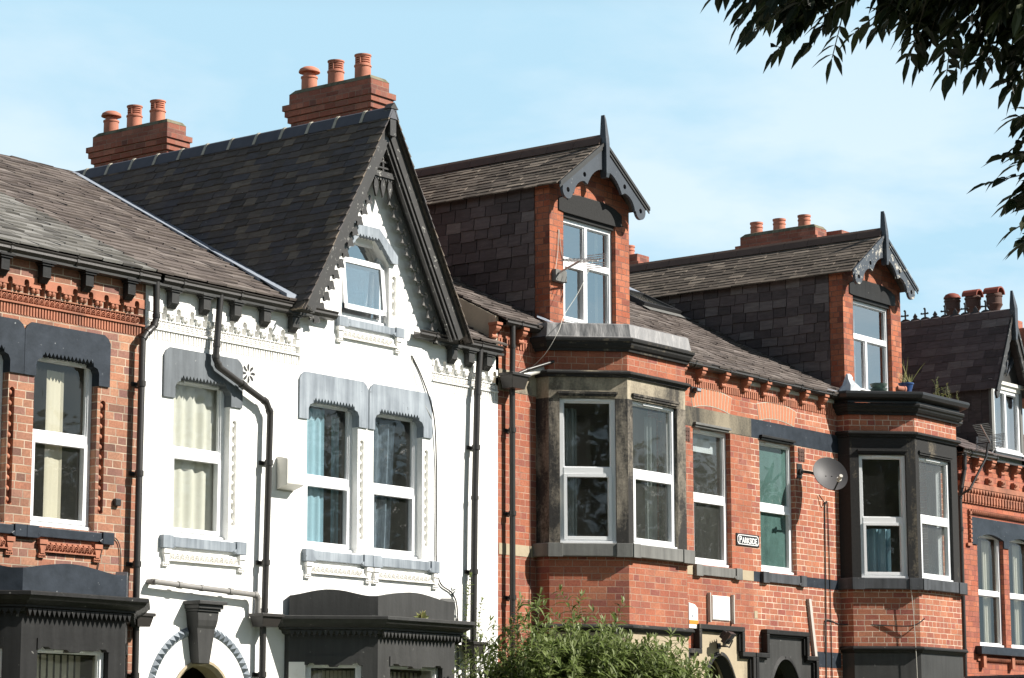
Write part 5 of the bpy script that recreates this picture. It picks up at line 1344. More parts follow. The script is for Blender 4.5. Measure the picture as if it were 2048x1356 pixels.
m = MB(); m.box(38.76, 41.4, -0.1, 0.12, 3.60, 3.735); m.build('sill', 'stone_navy', H, bevel=0.006)
m = MB()
m.box(38.70, 41.4, 0, 0.03, 5.955, 6.02); rosettes(m, 38.7, 41.4, 5.988, 0.028, 0.07, 0.03)
m.box(38.64, 38.70, 0, 0.03, 5.45, 6.02)
for a in range(7): m.box(38.645, 38.695, 0.03, 0.05, 5.47 + a * 0.078, 5.52 + a * 0.078)
m.box(38.55, 38.70, 0, 0.04, 5.40, 5.448)
m.build('drip_moulding', 'terracotta', H)
m = MB(); m.box(38.8, 41.3, 0, 0.03, 3.49, 3.56); rosettes(m, 39.0, 41.2, 3.525, 0.028, 0.07, 0.03)
for u in (38.95, 40.0, 41.1): m.box(u - 0.05, u + 0.05, 0, 0.08, 3.38, 3.599)
m.build('sill_frieze', 'terracotta', H)
m = MB()
m.box(XE, 43, 0, 0.075, 6.385, 6.47); m.box(XE, 43, 0, 0.03, 6.13, 6.384)
u = XE
while u < 43:
    m.prism([(u, 6.383), (u + 0.05, 6.29), (u + 0.10, 6.383)], 0.03, 0.065); m.prism([(u + 0.0, 6.27), (u + 0.0, 6.16), (u + 0.03, 6.14), (u + 0.055, 6.17), (u + 0.055, 6.25)], 0.03, 0.055); u += 0.105
m.build('frieze', 'terracotta', H)
for u in (38.43, 38.92, 39.40, 39.88, 40.36, 40.84): 
    scroll_bracket(H, u, 6.90, 'terracotta', 0.11, 0.15)
    m = MB(); m.box(u - 0.09, u + 0.09, 0.0, 0.07, 6.49, 6.60); rosettes(m, u - 0.08, u + 0.08, 6.545, 0.026, 0.08, 0.07); m.build('corbel', 'terracotta', H)
eaves_board(H, XE + 0.02, 43, 6.91); gutter(H, XE + 0.02, 39.5, 7.0); gutter(H, 40.9, 43, 7.0)
pipe(H, [(38.36, -0.12, 6.93), (38.34, -0.12, 6.65), (38.22, -0.11, 6.32), (38.18, -0.10, 6.15), (38.18, -0.10, 0.1)])
# steep dormer
xc, hw, ez, rz, fy = 40.22, 0.56, 8.33, 9.60, 0.02
f2 = Fr((0, fy))
m = MB(); m.wall(xc - hw, xc + hw, 6.9, 9.5, [(xc - 0.50, xc + 0.50, 7.13, 8.22)], 0.08, f2, [(xc - hw, 6.9), (xc + hw, 6.9), (xc + hw, ez), (xc, rz - 0.1), (xc - hw, ez)])
d3 = m.build('dormer', 'wood_black', H)
m = MB()
for i in range(5): a = R(38 + 26 * i); m.prism([(xc - 0.02 + 0.06 * math.cos(a), 8.42 + 0.1 * math.sin(a)), (xc + 0.5 * math.cos(a + 0.1) * 0.8, 8.42 + 0.62 * math.sin(a + 0.1)), (xc + 0.5 * math.cos(a - 0.1) * 0.8, 8.42 + 0.62 * math.sin(a - 0.1))][::-1], 0.0, 0.03, f2)
m.build('carved_panel', 'wood_slate_peeling', d3)
m = MB(); m.box(xc - 0.62, xc + 0.62, 0.0, 0.07, 8.30, 8.36, f2); m.box(xc - 0.52, xc + 0.52, 0.0, 0.035, 8.22, 8.299, f2); m.build('head_rail', 'upvc_dirty', d3)
m = MB(); m.box(xc - 0.60, xc + 0.60, 0.004, 0.03, 6.94, 7.10, f2); m.box(xc - 0.54, xc + 0.54, 0.0, 0.07, 7.10, 7.128, f2); m.build('apron', 'plastic_sheet', d3)
w = window(H, f2, xc - 0.50, xc + 0.50, 7.13, 8.22, 0.05, None, 0.47, gl='glass_bright', vent=False, fw=0.06)
curtain(w, f2, xc - 0.4, xc - 0.05, 7.2, 8.15, -0.16, 'cloth_white', 3, 0.02); curtain(w, f2, xc + 0.12, xc + 0.45, 7.2, 8.15, -0.16, 'cloth_white', 3, 0.02)
k = (rz - ez) / 0.62; sl = math.hypot(0.70, 0.70 * k); yv2 = (rz - 6.93) / 0.49 - 0.33
r = MB()
for sg in (-1, 1):
    r.cur = 0.1; f = [(xc + sg * 0.68, fy - 0.2, rz - 0.68 * k - 0.01), (xc + sg * 0.68, 3.6, rz - 0.68 * k - 0.01), (xc, 5.2, rz - 0.01), (xc, fy - 0.2, rz - 0.01)]
    r.face(f if sg > 0 else f[::-1])
r.slates((xc - 0.70, 5.2, rz - 0.70 * k), (0, -1, 0), (1, 0, k), 5.36, sl, 0.165, 0.27, 0.010, None, 0.6, 0.15)
r.slates((xc + 0.70, fy - 0.22, rz - 0.70 * k), (0, 1, 0), (-1, 0, k), 5.36, sl, 0.165, 0.27, 0.010, None, 0.6, 0.15)
r.build('dormer_roof', 'slate_cheek', d3)
c = MB(); c.cur = 0.1
c.face([(xc - hw, fy, 6.8), (xc - hw, fy, ez), (xc - hw, 4.0, ez)]); c.face([(xc + hw, fy, 6.8), (xc + hw, 4.0, ez), (xc + hw, fy, ez)])
c.slates((xc - hw - 0.002, 3.5, 6.9), (0, -1, 0), (0, 0, 1), 3.30, ez - 6.9, 0.19, 0.27, 0.009, lambda u, v: 6.9 + v > ZE(3.5 - u) - 0.15, 0.6, 0.15)
c.build('slate_cheek', 'slate_cheek', d3)
m = MB(); m.box(xc - hw - 0.03, xc - hw + 0.06, -0.02, 0.03, 6.9, ez, f2); m.box(xc + hw - 0.06, xc + hw + 0.03, -0.02, 0.03, 6.9, ez, f2); m.build('corner_post', 'stone_lightgrey', d3)
for sg in (-1, 1):
    m = MB(); ca, sa = 1 / math.hypot(1, k), k / math.hypot(1, k); Lr = 0.72 / ca
    P = lambda s, t: (xc + sg * (-0.72 + s * ca + t * sa), rz - 0.72 * k + s * sa - t * ca)
    lowr = []
    n = 7
    for i in range(n * 4 + 1):
        s_ = Lr * 0.90 * i / (n * 4); lowr.append(P(s_, 0.11 + 0.022 * abs(math.sin(math.pi * i / 4))))
    q = [P(0, 0)] + [P(-0.06, 0.03), P(-0.10, 0.09), P(-0.04, 0.14)] + lowr + [P(Lr - 0.12 * k, 0.12), P(Lr, 0)]
    m.prism(q[::-1] if sg < 0 else q, 0.16, 0.20, f2)
    m.prism([P(0, -0.03), P(0, 0.02), P(Lr, 0.02), P(Lr, -0.03)][::-1] if sg < 0 else [P(0, -0.03), P(0, 0.02), P(Lr, 0.02), P(Lr, -0.03)], 0.20, 0.225, f2)
    m.build('bargeboard', 'wood_peeling', d3)
m = MB()
lv = [[(xc - a, fy - 0.2 - b_, z), (xc + a, fy - 0.2 - b_, z), (xc + a, fy - 0.17, z), (xc - a, fy - 0.17, z)] for z, a, b_ in ((9.10, 0.03, 0.06), (9.2, 0.045, 0.07), (9.66, 0.055, 0.07), (9.72, 0.055, 0.06), (9.98, 0.008, 0.01))]
m.idx([q for l in lv for q in l], [(4 * i + j, 4 * i + (j + 1) % 4, 4 * i + 4 + (j + 1) % 4, 4 * i + 4 + j) for i in range(4) for j in range(4)] + [(3, 2, 1, 0), (16, 17, 18, 19)])
m.build('finial', 'wood_slate', d3)
rid = ridge_tiles(d3, (xc, fy - 0.2, rz + 0.01), (xc, 5.2, rz + 0.01), 0.10, 0.06, 0.45, 'slate_cheek', None, 0.03)
m = MB(); y = 0.35; i = 0
F3 = lambda y: Fr((xc + 0.01, y), (0, -1))
while y < 3.4:            # iron cresting: alternating crosses and points
    h = 0.20 if i % 2 == 0 else 0.12; b_ = rz + 0.05; fr3 = F3(y)
    m.prism([(-0.10, b_), (0.10, b_), (0.08, b_ + 0.03), (0.03, b_ + 0.05), (-0.03, b_ + 0.05), (-0.08, b_ + 0.03)], -0.02, 0.0, fr3)
    if i % 2 == 0:
        m.box(-0.014, 0.014, -0.018, 0.0, b_ + 0.05, b_ + h, fr3); m.box(-0.055, 0.055, -0.016, -0.002, b_ + 0.10, b_ + 0.125, fr3)
        for a, c_ in ((-0.06, 0.112), (0.06, 0.112), (0, h)): m.lathe((xc, y - a, b_ + c_ - 0.02), [(0.004, 0), (0.022, 0.012), (0.022, 0.026), (0.004, 0.04)], 8)
    else:
        m.prism([(-0.03, b_ + 0.05), (0.03, b_ + 0.05), (0.045, b_ + 0.075), (0.0, b_ + h + 0.02), (-0.045, b_ + 0.075)], -0.016, 0.0, fr3)
    y += 0.20; i += 1
m.build('cresting', 'iron_black', d3)
chimney(H, 44.4, 44.9, 1.9, 3.6, 10.30, 8.6, 'brick_chimney', pots=((44.55, 2.34, 'hood', 'pot_dark'), (44.55, 2.80, 'hood', 'pot_dark'), (44.55, 3.25, 'dome', 'pot_dark')), cap=False)
m = MB()
for z0_, z1_, o in ((8.6, 9.25, 0.0), (9.25, 9.40, 0.06), (9.40, 9.55, 0.12), (9.55, 9.72, 0.20), (9.72, 9.80, 0.14), (9.80, 10.1, 0.02)): m.box(44.5 - o, 45.0 + o, -(2.0 + o), -(1.55 - o), z0_, z1_)
for i in range(6): m.box(44.32 + i * 0.14, 44.40 + i * 0.14, -1.42, -1.34, 9.40, 9.56)
m.build('chimney', 'terracotta', H)
m = MB()
m.sweep([(-0.1, 3.20), (0.10, 3.20), (0.14, 3.16), (0.10, 3.10), (0.10, 2.95), (-0.1, 2.95)], [(37.9, -0.2), (37.9, -1.4), (41, -1.4)])
for u in range(6):
    a = 0.05 + u * 0.55; m.box(a, a + 0.3, -0.1, 0.08, 3.20, 3.40 if u % 2 == 0 else 3.33, Fr((37.9, -1.4)))
m.build('porch_parapet', 'stone_navy', H)
m = MB(); m.box(38.0, 41, 1.2, 1.3, 0, 2.95); m.build('porch_wall', 'white_trim', H)
# ------------------------------------------------------------------ things fixed to or standing on the houses
def cable(pts, r, mat, label):
    """sagging or clipped wire through the given points"""
    P = [Vector(p) for p in pts]; out = []
    for i in range(len(P) - 1):
        p0, p1, p2, p3 = P[max(i - 1, 0)], P[i], P[i + 1], P[min(i + 2, len(P) - 1)]
        for k in range(6):
            t = k / 6; out.append(0.5 * ((2 * p1) + (p2 - p0) * t + (2 * p0 - 5 * p1 + 4 * p2 - p3) * t * t + (3 * p1 - p0 - 3 * p2 + p3) * t ** 3))
    out.append(P[-1])
    m = MB(); m.tube(out, r, 5); return tag(m.build('cable', mat, origin=tuple(P[-1]), smooth=True), label, 'cable')
cable([(23.99, -0.012, 6.77), (24.2, -0.015, 6.5), (24.40, -0.03, 6.08), (24.47, -0.02, 5.5), (24.48, -0.018, 5.0), (24.48, -0.018, 4.25), (24.56, -0.02, 3.98), (24.80, -0.02, 3.86), (24.90, -0.02, 3.6), (24.91, -0.02, 2.6)], 0.009, 'cable_black', 'thin black cable looping down the white wall beside the dark-curtained window')
cable([(23.99, -0.01, 6.77), (24.12, -0.01, 6.35), (24.37, -0.03, 6.02)], 0.004, 'cable_white', 'thin pale wire slanting from the wall anchor to the white house lintel')
cable([(33.92, -0.012, 5.75), (33.90, -0.015, 5.0), (33.88, -0.015, 4.0), (33.85, -0.015, 3.0)], 0.010, 'cable_black', 'long black aerial cable dropping straight down from the satellite dish')
cable([(33.74, -0.02, 5.85), (33.86, -0.06, 5.72), (33.93, -0.03, 5.76), (34.0, -0.015, 5.6), (34.02, -0.015, 4.2), (34.02, -0.015, 2.9)], 0.008, 'cable_black', 'second black cable curling under the satellite dish and down the brick wall')
cable([(33.84, -0.015, 3.45), (33.83, -0.018, 3.86), (33.92, -0.018, 3.95), (34.30, -0.02, 3.90), (34.45, -0.25, 3.90), (34.9, -0.80, 3.87), (35.02, -0.95, 3.90), (35.12, -1.03, 3.99)], 0.010, 'cable_black', 'black cable running sideways across the brick below the black stone bay')
cable([(34.96, -0.90, 4.43), (34.98, -0.92, 4.0), (35.0, -0.94, 3.2), (35.0, -0.94, 2.5)], 0.005, 'cable_white', 'thin white wire hanging from the sill of the black stone bay')
cable([(18.78, -0.012, 3.72), (18.86, -0.015, 4.02), (18.97, -0.015, 4.16), (19.12, -0.015, 4.05), (19.14, -0.015, 3.4)], 0.006, 'cable_black', 'thin dark wire loop on the orange brick beside the navy sill')
cable([(27.42, -0.32, 8.46), (27.12, -0.30, 8.0), (26.80, -0.30, 7.65), (26.45, -0.45, 7.35), (26.35, -0.30, 7.05), (26.30, -0.05, 6.85)], 0.0035, 'cable_white', 'pale aerial wire hanging from the dormer aerial to the pipe hopper')
cable([(27.20, 0.085, 8.92), (27.17, 0.08, 8.6), (27.10, 0.07, 8.34)], 0.005, 'cable_white', 'short white wire stapled to the dormer brick above the aerial')
cable([(27.21, 0.085, 8.92), (27.25, 0.085, 8.66), (27.31, 0.09, 8.52)], 0.005, 'cable_white', 'short white wire running from the dormer brick to the window frame')
cable([(26.42, -0.012, 6.4), (26.42, -0.012, 5.2), (26.40, -0.012, 3.7)], 0.005, 'cable_black', 'thin dark wire running down the shaded brick between downpipe and sandstone bay')

def alarm(name, label, x, z, w, hh, d, mat):
    t = thing(name, label, 'alarm box', (x, 0, z))
    m = MB(); c = [(x - w / 2, z + hh / 2), (x + w / 2, z + hh / 2 - 0.01), (x + w / 2, z - hh / 2), (x - w / 2, z - hh / 2)]
    m.prism(c[::-1], 0.012, d); m.prism([(x - w / 2 + 0.01, z + hh / 2 - 0.02), (x - w / 2 + 0.01, z - hh / 2 + 0.02), (x + w / 2 - 0.01, z - hh / 2 + 0.02), (x + w / 2 - 0.01, z + hh / 2 - 0.03)], d, d + 0.02)
    m.build('casing', mat, t, bevel=0.008)
    m = MB(); m.box(x - w / 2 + 0.02, x + w / 2 - 0.02, 0, 0.012, z - hh / 2 + 0.02, z + hh / 2 - 0.02); m.build('back_plate', 'grey_plastic', t)
    return t
# white house box: wedge-shaped
t = thing('alarm_box', 'off-white box on the white wall between the downpipe and the blue-curtained window', 'alarm box', (21.7, 0, 5.1))
m = MB(); fr = Fr((21.57, 0), (0, -1))
m.prism([(0.012, 4.90), (0.165, 4.945), (0.175, 4.96), (0.175, 5.235), (0.165, 5.25), (0.012, 5.285)], -0.29, 0.0, fr); m.build('casing', 'upvc_dirty', t, bevel=0.008)
m = MB(); m.box(21.58, 21.85, 0.0, 0.012, 4.885, 5.27); m.build('back_plate', 'grey_plastic', t)
t = thing('alarm_box', 'white alarm box with an orange stripe on the red brick beside the first doorway', 'alarm box', (30.14, 0, 3.85))
m = MB(); m.prism([(30.03, 3.66), (30.26, 3.66), (30.26, 3.95), (30.18, 4.0), (30.03, 4.02)], 0.0, 0.07); m.build('casing', 'white_paint', t, bevel=0.008)
m = MB(); m.box(30.032, 30.258, 0.07, 0.074, 3.72, 3.775); m.build('stripe', 'orange', t)
m = MB(); m.prism([(30.12 + 0.022 * math.cos(R(60 * i)), 3.835 + 0.022 * math.sin(R(60 * i))) for i in range(6)], 0.07, 0.073); m.build('emblem', 'stone_blue', t)

# house sign
t = thing('house_sign', 'black oval-cornered sign reading PARKSIDE on the brick between two windows', 'sign', (31.69, 0, 5.01))
u0, u1, z0, z1 = 31.385, 32.0, 4.925, 5.10
m = MB(); m.box(u0, u1, 0.0, 0.018, z0, z1); m.build('board', 'sign_black', t, bevel=0.003)
def notch(a, b, c, d, k): return [(a + k, c), (b - k, c), (b - k * 0.45, c + k * 0.45), (b, c + k), (b, d - k), (b - k * 0.45, d - k * 0.45), (b - k, d), (a + k, d), (a + k * 0.45, d - k * 0.45), (a, d - k), (a, c + k), (a + k * 0.45, c + k * 0.45)]
o, i_ = notch(u0 + 0.02, u1 - 0.02, z0 + 0.016, z1 - 0.016, 0.035), notch(u0 + 0.032, u1 - 0.032, z0 + 0.026, z1 - 0.026, 0.035)
m = MB()
for k in range(12): m.prism([o[k], o[(k + 1) % 12], i_[(k + 1) % 12], i_[k]], 0.018, 0.0205)
m.build('border_line', 'white_paint', t)
def letters(parent, text, size, u, z, d, mat, width):
    fc = bpy.data.curves.new('lettering', 'FONT'); fc.body = text; fc.size = size; fc.align_x = 'LEFT'; fc.extrude = 0.001; fc.offset = 0.0022
    tmp = bpy.data.objects.new('tmp', fc); COL.objects.link(tmp); dg = bpy.context.evaluated_depsgraph_get()
    me = bpy.data.meshes.new_from_object(tmp.evaluated_get(dg)); xs = [v.co.x for v in me.vertices]; k = width / (max(xs) - min(xs)); xm = min(xs)
    b = MB(); b.idx([(u + (v.co.x - xm) * k, -d - v.co.z, z + v.co.y) for v in me.vertices], [tuple(q.vertices) for q in me.polygons])
    bpy.data.objects.remove(tmp); bpy.data.curves.remove(fc)
    return b.build('lettering', mat, parent)
letters(t, 'P', 0.140, 31.455, 4.964, 0.021, 'white_paint', 0.062)
letters(t, 'ARKSIDE', 0.118, 31.524, 4.964, 0.021, 'white_paint', 0.405)
# blank board with two uprights
t = thing('notice_board', 'blank white board on the brick above the cream doorway', 'sign', (30.95, 0, 4.0))
m = MB(); m.box(30.73, 31.17, 0.0, 0.02, 3.82, 4.15); m.build('board', 'white_paint', t)
m = MB(); m.box(30.72, 31.18, 0.0, 0.012, 3.81, 4.16); m.build('board_edge', 'upvc_dirty', t)
for x, l in ((30.615, 'grey metal upright beside the blank board, nearer the sandstone bay'), (31.235, 'grey metal upright beside the blank board, nearer the dark doorway')):
    m = MB(); m.box(x - 0.013, x + 0.013, 0.0, 0.055, 3.77, 4.19); m.box(x - 0.013, x + 0.022, 0.0, 0.006, 3.78, 4.18); tag(m.build('metal_upright', 'timber', origin=(x, 0, 3.77), bevel=0.003), l, 'metal upright', 'uprights beside the blank board')
m = MB(); m.idx([(33.33, 0, 4.24), (33.40, 0, 4.24), (33.40, -0.05, 4.24), (33.33, -0.05, 4.24), (33.52, 0, 3.16), (33.585, 0, 3.16), (33.585, -0.05, 3.16), (33.52, -0.05, 3.16)], [(0, 1, 2, 3), (7, 6, 5, 4), (3, 2, 6, 7), (0, 3, 7, 4), (2, 1, 5, 6), (1, 0, 4, 5)])
tag(m.build('timber_batten', 'timber', origin=(33.46, 0, 3.16)), 'long pale timber batten leaning slightly on the brick beside the dark doorway', 'batten')
t = thing('floodlight', 'black floodlight tilted down on the cream stone above the first doorway', 'floodlight', (30.83, 0, 3.50))
m = MB(); n_ = Vector((0.25, -0.75, -0.6)).normalized(); x_ = Vector((1, 0.3, 0)).normalized(); y_ = n_.cross(x_).normalized(); c_ = Vector((30.80, -0.22, 3.55))
def BX(m, c, hx, hy, a, b): m.idx([tuple(c + x_ * sx * hx + y_ * sy * hy + n_ * k) for k in (a, b) for sy in (-1, 1) for sx in (-1, 1)], [(4, 5, 7, 6), (1, 0, 2, 3), (0, 4, 6, 2), (5, 1, 3, 7), (2, 6, 7, 3), (0, 1, 5, 4)])
BX(m, c_, 0.135, 0.09, -0.03, 0.035); BX(m, c_, 0.09, 0.06, -0.075, -0.03)
for i in range(4): BX(m, c_ + x_ * (-0.075 + 0.05 * i), 0.006, 0.06, -0.10, -0.075)
m.build('lamp_body', 'iron_black', t, bevel=0.006)
m = MB(); BX(m, c_, 0.118, 0.075, 0.035, 0.040); m.build('lamp_glass', 'glass_bright', t)
m = MB(); m.tube([(30.70, -0.22, 3.52), (30.72, -0.20, 3.44), (30.92, -0.16, 3.42), (30.95, -0.20, 3.52)], 0.010, 6); m.tube([(30.83, -0.18, 3.43), (30.83, -0.03, 3.44)], 0.015, 6); m.box(30.79, 30.87, 0.03, 0.05, 3.40, 3.48); m.build('bracket', 'iron_black', t)
m = MB(); m.box(30.97, 31.07, 0.03, 0.09, 3.50, 3.60); m.build('sensor', 'white_paint', t, bevel=0.01)
t = thing('outdoor_lamp', 'small black bracket box under the dentils beside the sandstone bay', 'bracket box', (30.29, 0, 7.07))
m = MB(); m.box(30.24, 30.36, 0.0, 0.03, 7.03, 7.12); m.box(30.26, 30.38, 0.03, 0.10, 7.045, 7.10); m.build('casing', 'iron_black', t, bevel=0.006)
m = MB(); m.box(30.275, 30.365, 0.10, 0.104, 7.055, 7.09); m.build('lens', 'stone_blue', t)
m = MB(); m.box(19.01, 19.09, 0, 0.05, 4.50, 4.58); tag(m.build('cable_box', 'iron_black', origin=(19.05, 0, 4.54), bevel=0.01), 'tiny black box fixed to the orange brick beside the beige-curtained window', 'box')

# satellite dish
t = thing('satellite_dish', 'grey satellite dish on a wall arm beside the black stone bay', 'satellite dish', (33.34, 0, 6.1))
ax = Vector((-0.52, -0.70, 0.44)).normalized(); C0 = Vector((33.36, -0.445, 6.10))
m = MB(); hx = ax.cross(Vector((0, 0, 1))).normalized(); hy = hx.cross(ax).normalized(); rr, se = 6, 36
front, back = [], []
for i in range(rr + 1):
    q = i / rr
    for k in range(se):
        a = 2 * math.pi * k / se; v = hx * math.cos(a) * 0.275 * q + hy * math.sin(a) * 0.295 * q; dep = 0.075 * q * q
        front.append(tuple(C0 + v + ax * (dep - 0.05))); back.append(tuple(C0 + v + ax * (dep - 0.062)))
fs = [(i * se + k, (i + 1) * se + k, (i + 1) * se + (k + 1) % se, i * se + (k + 1) % se) for i in range(rr) for k in range(se)]
N = len(front)
m.idx(front + back, [f[::-1] for f in fs] + [tuple(N + q for q in f) for f in fs] + [(rr * se + k, rr * se + (k + 1) % se, N + rr * se + (k + 1) % se, N + rr * se + k) for k in range(se)])
m.build('reflector', 'dish', t, smooth=True)
m = MB(); m.tube([(33.20, 0, 6.16), (33.20, -0.05, 6.16)], 0.05, 8); m.tube([(33.20, -0.05, 6.16), (33.27, -0.16, 6.14), tuple(C0 - ax * 0.10), tuple(C0 - ax * 0.06)], 0.022, 8); m.box(33.13, 33.27, 0, 0.012, 6.06, 6.28); m.build('wall_arm', 'iron_black', t)
lnb = C0 + ax * 0.30 - hy * 0.25
m = MB(); m.tube([tuple(C0 - hy * 0.29 + ax * 0.01), tuple(lnb)], 0.014, 6); m.build('feed_arm', 'iron_black', t)
m = MB(); m.tube([tuple(lnb - ax * 0.04), tuple(lnb + ax * 0.05)], 0.028, 10); m.lathe(tuple(lnb - ax * 0.04), [(0.04, 0.0), (0.04, 0.03), (0.02, 0.035)], 10, tuple(-ax)); m.build('receiver', 'grey_plastic', t)
m = MB()
for k in (-0.05, 0.05): m.lathe(tuple(C0 + hx * k - ax * 0.048), [(0.012, 0), (0.008, 0.008)], 8, tuple(ax))
m.build('bolt', 'iron_black', t)

# aerial on the first dormer
t = thing('tv_aerial', 'white-rodded television aerial on a wooden block beside the first dormer window', 'aerial', (27.18, 0.06, 8.3))
m = MB(); m.box(27.06, 27.31, 0.0, 0.07, 8.19, 8.35, Fr((0, 0.10))); m.build('mounting_block', 'stone_lightgrey', t, bevel=0.004)
A, B = Vector((26.62, -0.42, 8.35)), Vector((27.60, -0.28, 8.50))
m = MB(); m.tube([tuple(A), tuple(B)], 0.014, 6); m.tube([(27.12, 0.02, 8.30), (27.12, -0.36, 8.43)], 0.016, 6); m.build('boom', 'alu', t)
m = MB()
for i in range(9):
    c = A.lerp(B, 0.04 + 0.10 * i); l_ = 0.10 + 0.006 * i
    v = Vector((0.15, -1, 0.1)).normalized() * l_; m.tube([tuple(c - v), tuple(c + v)], 0.005, 5)
c = A.lerp(B, 0.93)
for s_ in (-1, 1):
    for k in range(3):
        o = Vector((0.02, 0, s_ * (0.03 + 0.03 * k))); v = Vector((0.1, -1, 0)).normalized() * 0.16; m.tube([tuple(c + o - v), tuple(c + o + v)], 0.006, 5)
m.build('rods', 'alu', t)
# aerial on the end house
t = thing('tv_aerial', 'grid-backed television aerial on a bent mast below the end dormer', 'aerial', (38.12, 0, 6.2))
m = MB(); m.tube([(38.14, -0.02, 6.15), (38.20, -0.28, 6.30), (38.55, -0.42, 6.85), (38.60, -0.44, 7.10)], 0.020, 8); m.build('mast', 'iron_black', t)
A, B = Vector((38.0, -0.62, 7.34)), Vector((38.72, -0.42, 7.13))
m = MB(); m.tube([tuple(A), tuple(B)], 0.012, 6); m.build('boom', 'alu', t)
m = MB(); sd = Vector((0.35, -0.9, 0.1)).normalized()
for i in range(10): c = A.lerp(B, i / 11); m.tube([tuple(c - sd * 0.13), tuple(c + sd * 0.13)], 0.005, 5)
m.build('rods', 'alu', t)
m = MB(); up = Vector((0.25, 0.05, 0.95)).normalized()
for s_ in (-1, 1):
    for i in range(5):
        c = B + up * s_ * (0.02 + 0.026 * i); m.tube([tuple(c - sd * 0.24), tuple(c + sd * 0.24)], 0.007, 5)
    for k in (-0.22, 0, 0.22): m.tube([tuple(B + sd * k + up * s_ * 0.015), tuple(B + sd * k + up * s_ * 0.13)], 0.006, 5)
m.build('reflector_grid', 'alu', t)

# pots and litter on the roof of the black bay
def pot_thing(name, label, cat, c, prof, mat, axis=None, soil=True):
    t = thing(name, label, cat, c); m = MB(); m.lathe(c, prof, 18, axis); m.build('pot', mat, t, smooth=True); return t
PY = -0.80
t = pot_thing('flower_pot', 'glossy blue flower pot holding dry grass on the black bay roof', 'flower pot', (35.16, PY, 7.50), [(0.07, 0), (0.10, 0.10), (0.115, 0.15), (0.125, 0.155), (0.125, 0.175), (0.10, 0.17), (0.09, 0.14)], 'blue_glaze')
g = MB()
for i in range(40):
    a = random.uniform(0, 6.28); b0 = Vector((35.16 + 0.06 * math.cos(a), PY + 0.06 * math.sin(a), 7.64)); h_ = random.uniform(0.10, 0.32) if i < 36 else 0.55
    g.cur = random.uniform(0.4, 1); g.leaf(b0, (random.uniform(-.5, .5), random.uniform(-.5, .5), 1), (0, -1, 0.1), h_, 0.014, 0.1, 0.15)
g.build('dry_grass', 'leaf_weed', t)
pot_thing('flower_pot', 'small terracotta pot lying tipped over beside the blue pot', 'flower pot', (34.90, PY + 0.02, 7.56), [(0.045, 0), (0.062, 0.11), (0.070, 0.115), (0.070, 0.14), (0.058, 0.138), (0.04, 0.02)], 'pot', (0.8, -0.45, -0.15))
t = thing('flower_pot', 'low stack of grey-green glazed bowls at the dormer foot on the black bay', 'flower pot', (34.78, -0.52, 7.50))
for k in range(2):
    m = MB(); m.lathe((34.78, -0.52, 7.50 + 0.075 * k), [(0.08, 0), (0.12, 0.03), (0.135, 0.062), (0.14, 0.070), (0.125, 0.07), (0.10, 0.04)], 18); m.build('bowl', 'green_glaze', t, smooth=True)
t = thing('plastic_bag', 'crumpled pale plastic bag in the corner at the foot of the second dormer', 'plastic bag', (34.58, -0.1, 7.52))
m = MB(); rnd = random.Random(3); n = 10
ring = [[(34.58 + (0.20 - 0.05 * j + rnd.uniform(-.06, .06)) * math.cos(R(36 * i)), -0.12 + (0.16 - 0.04 * j + rnd.uniform(-.05, .05)) * math.sin(R(36 * i)), 7.52 + 0.09 * j + rnd.uniform(-.03, .03) * (j > 0)) for i in range(n)] for j in range(4)]
m.idx([p for r_ in ring for p in r_], [(j * n + i, j * n + (i + 1) % n, (j + 1) * n + (i + 1) % n, (j + 1) * n + i) for j in range(3) for i in range(n)] + [tuple(30 + i for i in range(n))]); m.build('bag', 'plastic_sheet', t)
def tuft(name, label, cat, c, n, hmin, hmax, spread, mat, wd=0.02, group=None, leafy=False, seed=1):
    rnd = random.Random(seed); t = thing(name, label, cat, c, group); g = MB(); st = MB()
    for i in range(n):
        b0 = Vector((c[0] + rnd.uniform(-spread[0], spread[0]), c[1] + rnd.uniform(-spread[1], spread[1]), c[2])); h_ = rnd.uniform(hmin, hmax); d_ = Vector((rnd.uniform(-.35, .35), rnd.uniform(-.35, .35), 1)).normalized()
        g.cur = rnd.random()
        if leafy:
            st.tube([tuple(b0), tuple(b0 + d_ * h_)], 0.004, 4)
            k = 0.05
            while k < h_:
                a = rnd.uniform(0, 6.28); g.cur = rnd.random(); g.leaf(b0 + d_ * k, (math.cos(a), math.sin(a), 0.6), (0, 0, 1), 0.055, 0.02, 0.1, 0.1); k += 0.022
        else: g.leaf(b0, d_, (0, -1, 0.2), h_, wd, 0.1, 0.1)
    g.build('leaves', mat, t)
    if st.v: st.build('stems', 'stem', t)
    return t
tuft('weed', 'tall yellowish weeds growing on the roof edge of the black bay', 'weeds', (36.55, -0.72, 7.50), 12, 0.15, 0.42, (0.42, 0.10), 'leaf_weed', leafy=True, seed=4)
tuft('grass_tuft', 'short dry grass along the dormer foot on the black bay roof', 'grass tuft', (35.45, -0.35, 7.50), 60, 0.05, 0.2, (0.55, 0.12), 'leaf_weed', 0.012, seed=9)
t = thing('fern', 'small pale fern growing on the ledge of the dark grey bay', 'fern', (23.17, -0.9, 3.44)); g = MB()
for i in range(46):
    a = R(20 + 140 * random.random()); b_ = random.uniform(-0.7, 0.25); g.cur = random.uniform(0.4, 1); g.leaf((23.17, -0.86, 3.44), (math.cos(a), b_, math.sin(a)), (0, -1, 0.3), random.uniform(0.08, 0.17), 0.03, 0.1, 0.2)
g.build('fronds', 'leaf_weed', t)

